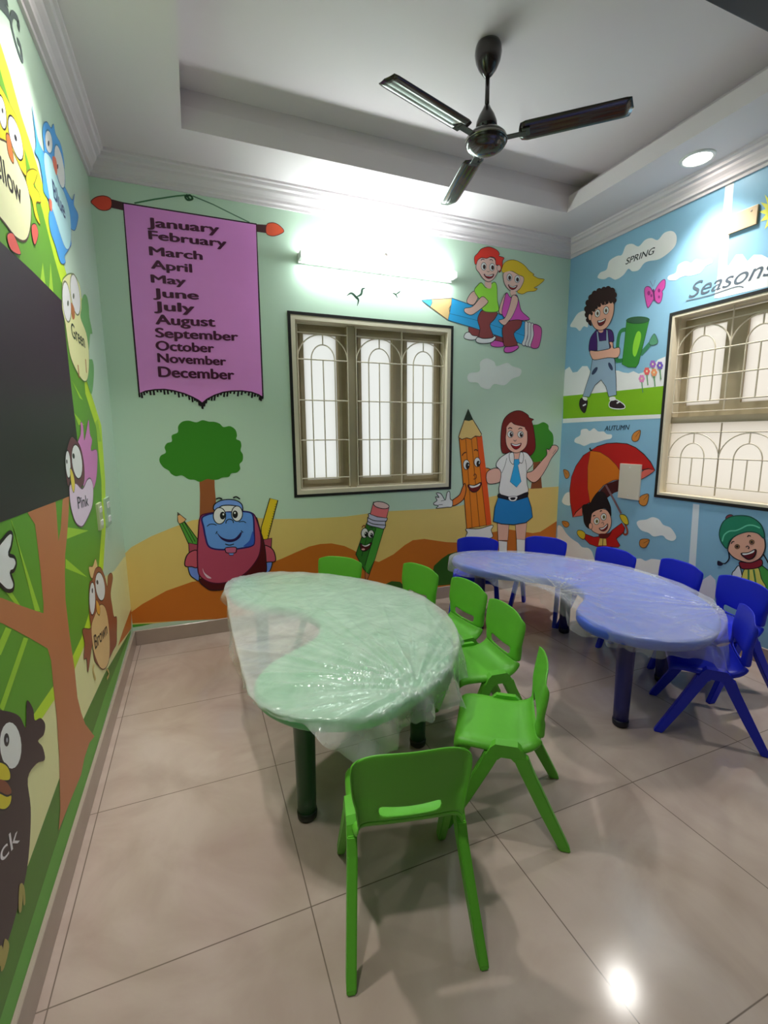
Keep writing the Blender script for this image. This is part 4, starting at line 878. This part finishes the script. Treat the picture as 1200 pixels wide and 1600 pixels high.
# switches on the left wall near the corner
def left_switch(px0, py0, px1, py1, c, label, n):
    (y0, z0), (y1, z1) = on_wall(px0, py0, 'left'), on_wall(px1, py1, 'left')
    t = thing('wall_switch', label, 'switch', (0, (y0+y1)/2, (z0+z1)/2))
    hy, hz = max(abs(y0-y1)/2, 0.03), abs(z0-z1)/2
    obj('plate', bevel(bx(0, 0.012, -hy, hy, -hz, hz), 0.002), mat('switch_plastic_%d' % n, c, 0.4), t)
    for k in (-1, 1): obj('rocker', bevel(bx(0.011, 0.017, -hy*0.45, hy*0.45, k*hz*0.5-hz*0.2, k*hz*0.5+hz*0.2), 0.0015), M_white, t)
left_switch(148.5, 788, 158.5, 824, (196, 206, 158), 'pale switch plate on the painted foliage beside the pink bird', 1)
left_switch(160.5, 780, 171, 818, (176, 200, 180), 'mint switch plate nearest the wall corner', 2)

# ------------------------------------------------------------------ kidney tables
OUT = [(0.579, -0.609), (0.612, -0.480), (0.700, -0.405), (0.860, -0.395), (1.045, -0.480), (1.245, -0.650), (1.405, -0.870), (1.495, -1.080), (1.520, -1.307),
       (1.485, -1.527), (1.415, -1.696), (1.325, -1.830), (1.220, -1.930), (1.100, -2.000), (0.970, -2.050), (0.850, -2.055), (0.720, -2.000), (0.640, -1.915),
       (0.595, -1.820), (0.590, -1.730), (0.620, -1.650), (0.675, -1.580), (0.750, -1.525), (0.835, -1.470), (0.905, -1.390), (0.935, -1.290),
       (0.920, -1.180), (0.870, -1.080), (0.790, -1.000), (0.705, -0.930), (0.625, -0.830), (0.583, -0.720)]
OUTS = cr(OUT, True, 4)
TZ = 0.500
def inset(pts, d):
    N = len(pts); out = []
    for i in range(N):
        a, b = Vector((*pts[i-1], 0)), Vector((*pts[(i+1) % N], 0)); t = (b-a).normalized()
        out.append((pts[i][0]-t.y*-d*-1*-1, pts[i][1]+t.x*-d*-1*-1) if False else (pts[i][0]+t.y*-d, pts[i][1]-t.x*-d))
    return out
area = sum(OUTS[i-1][0]*OUTS[i][1]-OUTS[i][0]*OUTS[i-1][1] for i in range(len(OUTS)))
SG = 1 if area > 0 else -1     # orientation, so that inset(+) really shrinks
def kidney_table(name, label, dx, dy, ctop, cleg, cfoot):
    t = thing(name, label, 'table', (1.1+dx, -1.25+dy, 0))
    ox, oy = 1.1, -1.25
    bm = bmesh.new(); layers = []
    for d, z in ((0.030, TZ-0.052), (0.008, TZ-0.050), (0.001, TZ-0.040), (0.0, TZ-0.024), (0.003, TZ-0.010), (0.010, TZ-0.003), (0.020, TZ)):
        layers.append([bm.verts.new((x-ox, y-oy, z)) for x, y in inset(OUTS, d*SG)])
    for a, b in zip(layers, layers[1:]):
        for k in range(len(a)): bm.faces.new((a[k], a[(k+1) % len(a)], b[(k+1) % len(a)], b[k]))
    bm.faces.new(layers[-1]); bm.faces.new(list(reversed(layers[0])))
    bmesh.ops.recalc_face_normals(bm, faces=bm.faces)
    o = obj('tabletop', bm, mat(name+'_top_plastic', ctop, 0.4, 0.5), t, True)
    md = o.modifiers.new('es', 'EDGE_SPLIT'); md.split_angle = math.radians(50)
    ml = mat(name+'_leg_plastic', cleg, 0.35, 0.5)
    for lx, ly in ((0.743, -1.825), (0.755, -0.62), (1.262, -0.905), (1.285, -1.62)):
        bm = bmesh.new(); lathe(bm, [(0, 0.03), (0.033, 0.03), (0.034, 0.10), (0.037, 0.30), (0.040, TZ-0.062), (0.052, TZ-0.055), (0.052, TZ-0.045), (0, TZ-0.045)], 28, (lx-ox, ly-oy, 0))
        lg = obj('leg', bm, ml, t, True)
        bm = bmesh.new(); lathe(bm, [(0, 0), (0.028, 0), (0.034, 0.006), (0.036, 0.024), (0.035, 0.034), (0, 0.034)], 28, (lx-ox, ly-oy, 0))
        obj('foot_cap', bm, mat(name+'_foot_cap', cfoot, 0.5), lg, True)
    return t
kidney_table('kidney_table', 'low green kidney shaped table under clear plastic film, nearest the bird wall', 0, 0, (96, 186, 124), (30, 84, 42), (16, 30, 18))
_t2 = kidney_table('blue_kidney_table', 'low blue kidney shaped table under clear plastic film, beside the seasons wall', 1.485, -0.035, (72, 102, 214), (34, 36, 112), (14, 14, 40))
_t2.name = 'kidney_table.001'

# ------------------------------------------------------------------ plastic films over the tables
def film_material(name, tint, a0, a1, hem=0.75):
    m = bpy.data.materials.new(name); m.use_nodes = True; nt = m.node_tree; L = nt.links
    b = nt.nodes['Principled BSDF']; b.inputs['Base Color'].default_value = rgb(tint); b.inputs['Roughness'].default_value = 0.16
    b.inputs['Specular IOR Level'].default_value = 0.9; b.inputs['Coat Weight'].default_value = 0.3; b.inputs['Coat Roughness'].default_value = 0.08
    tr = nt.nodes.new('ShaderNodeBsdfTransparent'); mx = nt.nodes.new('ShaderNodeMixShader')
    tc = nt.nodes.new('ShaderNodeTexCoord'); n = nt.nodes.new('ShaderNodeTexNoise'); n.inputs['Scale'].default_value = 5; n.inputs['Detail'].default_value = 5; n.inputs['Distortion'].default_value = 1.5
    L.new(tc.outputs['Object'], n.inputs['Vector'])
    mr = nt.nodes.new('ShaderNodeMapRange'); mr.inputs['From Min'].default_value = 0.3; mr.inputs['From Max'].default_value = 0.7; mr.inputs['To Min'].default_value = a0; mr.inputs['To Max'].default_value = a1
    L.new(n.outputs['Fac'], mr.inputs['Value'])
    n2 = nt.nodes.new('ShaderNodeTexNoise'); n2.inputs['Scale'].default_value = 6; n2.inputs['Detail'].default_value = 4; n2.inputs['Distortion'].default_value = 2.5
    L.new(tc.outputs['Object'], n2.inputs['Vector'])
    bp = nt.nodes.new('ShaderNodeBump'); bp.inputs['Strength'].default_value = 0.22; bp.inputs['Distance'].default_value = 0.02
    L.new(n2.outputs['Fac'], bp.inputs['Height']); L.new(bp.outputs[0], b.inputs['Normal'])
    lw = nt.nodes.new('ShaderNodeLayerWeight'); lw.inputs['Blend'].default_value = 0.5
    pw = nt.nodes.new('ShaderNodeMath'); pw.operation = 'POWER'; pw.inputs[1].default_value = 3.0; L.new(lw.outputs['Facing'], pw.inputs[0])
    ad = nt.nodes.new('ShaderNodeMath'); ad.operation = 'MULTIPLY_ADD'; ad.use_clamp = True; ad.inputs[1].default_value = 0.45; L.new(pw.outputs[0], ad.inputs[0]); L.new(mr.outputs[0], ad.inputs[2])
    ge = nt.nodes.new('ShaderNodeNewGeometry'); sx = nt.nodes.new('ShaderNodeSeparateXYZ'); L.new(ge.outputs['Position'], sx.inputs[0])
    hm = nt.nodes.new('ShaderNodeMapRange'); hm.inputs['From Min'].default_value = TZ-0.045; hm.inputs['From Max'].default_value = TZ-0.002; hm.inputs['To Min'].default_value = hem; hm.inputs['To Max'].default_value = 1.0
    L.new(sx.outputs['Z'], hm.inputs['Value'])
    ml_ = nt.nodes.new('ShaderNodeMath'); ml_.operation = 'MULTIPLY'; L.new(ad.outputs[0], ml_.inputs[0]); L.new(hm.outputs[0], ml_.inputs[1])
    L.new(ml_.outputs[0], mx.inputs[0]); L.new(tr.outputs[0], mx.inputs[1]); L.new(b.outputs[0], mx.inputs[2])
    L.new(mx.outputs[0], nt.nodes['Material Output'].inputs[0]); return m
def fbm(x, y, z=0.0): return noise.noise(Vector((x, y, z)))
def inside(p, poly):
    c = False; j = len(poly)-1
    for i in range(len(poly)):
        if (poly[i][1] > p[1]) != (poly[j][1] > p[1]) and p[0] < (poly[j][0]-poly[i][0])*(p[1]-poly[i][1])/(poly[j][1]-poly[i][1])+poly[i][0]: c = not c
        j = i
    return c
def pdist(p, poly):
    best = 9; P = Vector(p)
    for i in range(len(poly)):
        a, b = Vector(poly[i-1]), Vector(poly[i]); ab = b-a; t = max(0, min(1, (P-a).dot(ab)/max(ab.length_squared, 1e-9)))
        best = min(best, (P-(a+ab*t)).length)
    return best
def make_film(name, label, edge, table_out, cen, gathers, material, seed, top_fold=0.010):
    """edge: (x, y, drop, flare) round the sheet where it leaves the table; gathers: (x, y, strength, reach)"""
    E = cr(edge, True, 15); N = len(E); bm = bmesh.new(); NR, NS = 72, 14; rings = []
    def top(x, y):
        z = TZ+0.004
        if not inside((x, y), table_out):
            d = pdist((x, y), table_out); z -= 0.10*min(d, 0.35)+0.002
        h = 0
        for gx, gy, st, reach in gathers:
            dx, dy = x-gx, y-gy; r = math.hypot(dx, dy); an = math.atan2(dy, dx)
            s = (1-min(1, 2.6*abs(fbm(an*3.2+seed, r*0.5, seed))))**3 + 0.5*(1-min(1, 2.6*abs(fbm(an*7.5+seed, r*0.9, seed+3))))**3
            h += st*s*math.exp(-r/reach)*min(1, r/0.06)
        h += top_fold*abs(fbm(x*4+seed, y*2.2, seed))
        return z+h
    for i in range(NR+1):
        u = (i/NR)**0.85; row = []
        for k in range(N):
            x = cen[0]+(E[k][0]-cen[0])*u; y = cen[1]+(E[k][1]-cen[1])*u
            row.append(bm.verts.new((x, y, top(x, y)-(0.004 if i == NR else 0)*0)))
            if i == 0: break
        rings.append(row)
    for i in range(1, NS+1):
        v = i/NS; row = []
        for k in range(N):
            x, y, drop, flare = E[k]; z0 = rings[NR][k].co.z
            a, b = E[k-1], E[(k+1) % N]; t = Vector((b[0]-a[0], b[1]-a[1])).normalized()
            n = Vector((t.y, -t.x)); c = Vector((x-cen[0], y-cen[1]))
            if n.dot(c) < 0: n = -n
            sl = k/N*2*math.pi
            w = fbm(math.cos(sl)*7+seed, math.sin(sl)*7, v*0.6)*0.075 + fbm(math.cos(sl)*16, math.sin(sl)*16+seed, v)*0.012
            dd = drop*(1+0.35*fbm(math.cos(sl)*5, math.sin(sl)*5, seed+9)); out = 0.003+flare*v+w*v*min(1, drop/0.06)
            row.append(bm.verts.new((x+n.x*out, y+n.y*out, z0-dd*(v**0.9)-0.002)))
        rings.append(row)
    for r0, r1 in zip(rings, rings[1:]):
        for k in range(N):
            j = (k+1) % N
            if len(r0) == 1: bm.faces.new((r0[0], r1[j], r1[k]))
            else: bm.faces.new((r0[k], r0[j], r1[j], r1[k]))
    bmesh.ops.recalc_face_normals(bm, faces=bm.faces)
    o = obj(name, bm, material, None, True)
    return tag(o, label, 'plastic film', 'clear plastic films over the kidney tables')
GE = [(0.560, -0.600, 0.05, 0.0), (0.600, -0.462, 0.03, 0.0), (0.695, -0.390, 0.03, 0.0), (0.865, -0.380, 0.05, 0.0), (1.055, -0.470, 0.05, 0.0), (1.260, -0.640, 0.05, 0), (1.420, -0.860, 0.05, 0),
      (1.512, -1.075, 0.06, 0.0), (1.540, -1.307, 0.07, 0.0), (1.505, -1.535, 0.10, 0.01), (1.430, -1.712, 0.15, 0.02), (1.335, -1.845, 0.15, 0.03), (1.235, -1.945, 0.12, 0.03), (1.110, -2.018, 0.09, 0.01),
      (0.975, -2.068, 0.11, 0.03), (0.850, -2.074, 0.10, 0.03), (0.715, -2.016, 0.02, 0.0), (0.625, -1.925, 0.012, 0), (0.577, -1.825, 0.02, 0), (0.566, -1.70, 0.05, 0), (0.562, -1.45, 0.10, 0), (0.560, -1.15, 0.13, 0), (0.560, -0.85, 0.12, 0)]
film1 = make_film('plastic_film', 'crumpled clear plastic film draped over the green table', GE, OUTS, (1.03, -1.30), [(1.10, -1.98, 0.024, 0.60), (1.36, -1.80, 0.008, 0.35), (0.62, -0.60, 0.008, 0.45)],
          film_material('clear_film_green', (238, 245, 240), 0.30, 0.46), 3.1, 0.006)
def sh(x, y): return (x+1.485, y-0.035)
OUT2 = [sh(x, y) for x, y in OUTS]
BE = [(0.550, -0.62, 0.05, 0.03), (0.600, -0.462, 0.02, 0.0), (0.695, -0.390, 0.02, 0.0), (0.865, -0.380, 0.02, 0.0), (1.055, -0.470, 0.02, 0.0), (1.260, -0.640, 0.02, 0), (1.420, -0.860, 0.03, 0),
      (1.510, -1.075, 0.03, 0.0), (1.537, -1.307, 0.03, 0.0), (1.502, -1.540, 0.04, 0.0), (1.432, -1.712, 0.07, 0.01), (1.335, -1.845, 0.10, 0.01), (1.235, -1.945, 0.14, 0.0), (1.110, -2.018, 0.18, 0.0),
      (0.975, -2.068, 0.14, 0.0), (0.850, -2.074, 0.08, 0.0), (0.715, -2.016, 0.07, 0.0), (0.625, -1.925, 0.07, 0.0), (0.600, -1.825, 0.07, 0.0), (0.630, -1.65, 0.09, 0.0), (0.700, -1.48, 0.11, 0), (0.750, -1.28, 0.10, 0.0), (0.715, -1.08, 0.07, 0.0), (0.630, -0.88, 0.06, 0.0)]
BE = [(*sh(a, b), c, d) for a, b, c, d in BE]
film2 = make_film('plastic_film', 'crumpled clear plastic film draped over the blue table', BE, OUT2, sh(1.08, -1.30), [(*sh(1.34, -1.90), 0.012, 0.45), (*sh(0.80, -1.32), 0.012, 0.40)],
          film_material('clear_film_blue', (232, 236, 246), 0.15, 0.27, 0.8), 7.7, 0.008)

# ------------------------------------------------------------------ children's chairs
def make_chair(name, label, c, rough=0.42):
    m = mat(name+'_plastic', c, rough, 0.45, bump=0.03, bscale=260)
    t = thing(name, label, 'chair')
    def grid_obj(pname, P, skip=None, th=0.006, parent=t, sub=1):
        bm = bmesh.new(); V = [[bm.verts.new(p) for p in row] for row in P]
        for i in range(len(P)-1):
            for j in range(len(P[0])-1):
                if skip and skip(i, j): continue
                bm.faces.new((V[i][j], V[i][j+1], V[i+1][j+1], V[i+1][j]))
        bmesh.ops.recalc_face_normals(bm, faces=bm.faces)
        o = obj(pname, bm, m, parent, True)
        so = o.modifiers.new('thick', 'SOLIDIFY'); so.thickness = th; so.offset = 0
        sb = o.modifiers.new('sub', 'SUBSURF'); sb.levels = sub; sb.render_levels = sub
        return o
    # seat: side section (y, z, half width), with turned-down rim
    sec = [(0.173, 0.304, 0.132), (0.173, 0.320, 0.142), (0.162, 0.332, 0.148), (0.120, 0.336, 0.152), (0.060, 0.332, 0.153), (0.000, 0.328, 0.151), (-0.045, 0.331, 0.147), (-0.072, 0.340, 0.142), (-0.089, 0.354, 0.138), (-0.096, 0.370, 0.137)]
    def rim(sec_, i, d=0.026):
        (y0, z0), (y1, z1) = sec_[max(i-1, 0)][:2], sec_[min(i+1, len(sec_)-1)][:2]
        t = Vector((y1-y0, z1-z0)).normalized(); return (t.y*-d*-1*-1, t.x*d) if False else (-t.y*d, t.x*d)
    P = []
    for i, (y, z, w) in enumerate(sec):
        row = []; ry, rz = rim(sec, i) if i > 1 else (0.0, -0.024)
        for k in range(13):
            u = -1+2*k/12
            if k in (0, 12): row.append((u*(w+0.003), y+ry, z+rz))
            elif k in (1, 11): row.append((math.copysign(w+0.001, u), y+ry*0.06, z+rz*0.06))
            else: row.append((u*w*1.06, y, z-0.005*(1-u*u)))
        P.append(row)
    grid_obj('seat', P, th=0.007)
    # backrest with the finger slot
    zz_ = [0.366, 0.374, 0.404, 0.418, 0.455, 0.500, 0.540, 0.568, 0.580]
    P = []
    for v in range(9):
        row = []
        hw = [0.137, 0.138, 0.142, 0.145, 0.150, 0.154, 0.155, 0.151, 0.132][v]
        for k in range(15):
            u = -1+2*k/14
            z = zz_[v] + (0.018*u*u if v == 1 else 0.026*u*u if v == 2 else 0.016*u*u if v == 3 else 0) - (0.016*u**4 if v >= 7 else 0)
            y = -0.095-0.036*(z-0.366)/0.214 + 0.020*u*u*min(1, v/4)
            if v == 8 and k in (0, 1, 13, 14): z -= 0.006
            if k in (0, 14): y -= (0.026, 0.026, 0.026, 0.026, 0.026, 0.026, 0.024, 0.016, 0.006)[v]; x = u*(hw+0.001)
            elif k in (1, 13): x = math.copysign(hw, u); y -= 0.0015
            else: x = u*hw*1.04
            row.append((x, y, z))
        P.append(row)
    grid_obj('backrest', P, skip=lambda i, j: i == 1 and 3 <= j <= 10, th=0.007)
    # A shaped leg frames on both sides
    for s in (-1, 1):
        bm = bmesh.new()
        pr_ = [(-0.072, 0.288), (-0.052, 0.328), (-0.036, 0.343), (0.036, 0.343), (0.052, 0.328), (0.072, 0.288), (0.026, 0.288), (0.016, 0.298), (-0.016, 0.298), (-0.026, 0.288)]
        a = [bm.verts.new((s*0.138, y, z)) for y, z in pr_]; b = [bm.verts.new((s*0.164, y, z-0.004)) for y, z in pr_]
        for k in range(len(a)): bm.faces.new((a[k], a[(k+1) % len(a)], b[(k+1) % len(a)], b[k]))
        for q in ((0, 1, 8, 9), (1, 2, 3, 4, 7, 8), (4, 5, 6, 7)):
            bm.faces.new([a[i] for i in q]); bm.faces.new([b[i] for i in reversed(q)])
        bmesh.ops.recalc_face_normals(bm, faces=bm.faces)
        obj('leg_bracket', bm, m, t)
    for s in (-1, 1):
        for q in (1, -1):
            bm = bmesh.new(); R4 = []
            for y, x, z, hw_, hx in ((0.046, 0.151, 0.300, 0.024, 0.0135), (0.066, 0.152, 0.255, 0.0225, 0.0135), (0.130, 0.161, 0.130, 0.0205, 0.013), (0.194, 0.170, 0.010, 0.0185, 0.0125), (0.198, 0.1705, 0.0, 0.0165, 0.0115)):
                R4.append([bm.verts.new((s*(x+a*hx), q*(y+b*hw_), z+(b*0.004 if z > 0.02 else 0))) for a, b in ((-1, -1), (1, -1), (1, 1), (-1, 1))])
            for A, B in zip(R4, R4[1:]):
                for k in range(4): bm.faces.new((A[k], A[(k+1) % 4], B[(k+1) % 4], B[k]))
            bm.faces.new(R4[0]); bm.faces.new(R4[-1]); bmesh.ops.recalc_face_normals(bm, faces=bm.faces)
            bmesh.ops.bevel(bm, geom=list(bm.edges), offset=0.003, segments=2, affect='EDGES')
            obj('leg', bm, m, t)
    return t
def place(root, cx, cy, fx, fy):
    root.location = (cx, cy, 0); root.rotation_euler = (0, 0, math.atan2(fy, fx)-math.pi/2)
def copy_chair(src):
    r = src.copy(); C.objects.link(r)
    for ch in src.children:
        c = ch.copy(); C.objects.link(c); c.parent = r
    return r
green = [  # centre x, y, facing x, y
    (0.935, -2.235, 0.228, 0.974, 'nearest green plastic chair, its back to the camera at the green table'),
    (1.440, -2.030, -0.805, 0.594, 'green plastic chair seen side on behind the nearest green chair, seat fully in view'),
    (1.620, -1.600, -0.995, 0.10, 'green plastic chair just beyond the side on green chair, right of the green table'),
    (1.655, -1.245, -0.995, -0.08, 'green plastic chair third from the front along the right of the green table'),
    (1.560, -0.885, -0.960, -0.28, 'green plastic chair at the far right of the green table, only backrest showing'),
    (1.200, -0.560, -0.680, -0.733, 'green plastic chair behind the far edge of the green table, below the painted green pencil')]
blue = [
    (2.478+0.128, -2.110+0.114, -0.665, 0.747, 'nearest blue plastic chair seen side on at the right end of the blue table'),
    (3.028, -1.775, -0.975, 0.20, 'blue plastic chair cut by the right picture edge, behind the nearest blue chair'),
    (3.062, -1.400, -0.985, 0.17, 'blue plastic chair in front of the painted stripe and winter child'),
    (2.965, -1.028, -0.998, -0.06, 'blue plastic chair in front of the painted umbrella boy'),
    (2.810, -0.600, -0.830, -0.560, 'blue plastic chair right of the painted schoolgirl legs'),
    (2.360, -0.420, -0.600, -0.800, 'blue plastic chair below the painted orange pencil, leftmost of the blue chairs')]
def chair_set(protoname, c, rows, group):
    proto = make_chair(protoname, '', c)
    for i, (x, y, fx, fy, lab) in enumerate(rows):
        r = proto if i == 0 else copy_chair(proto)
        place(r, x, y, fx, fy); r['label'] = lab; r['group'] = group
    return proto
chair_set('green_chair', (102, 190, 54), green, "green children's chairs around the green table")
chair_set('blue_chair', (14, 36, 205), blue, "blue children's chairs around the blue table")
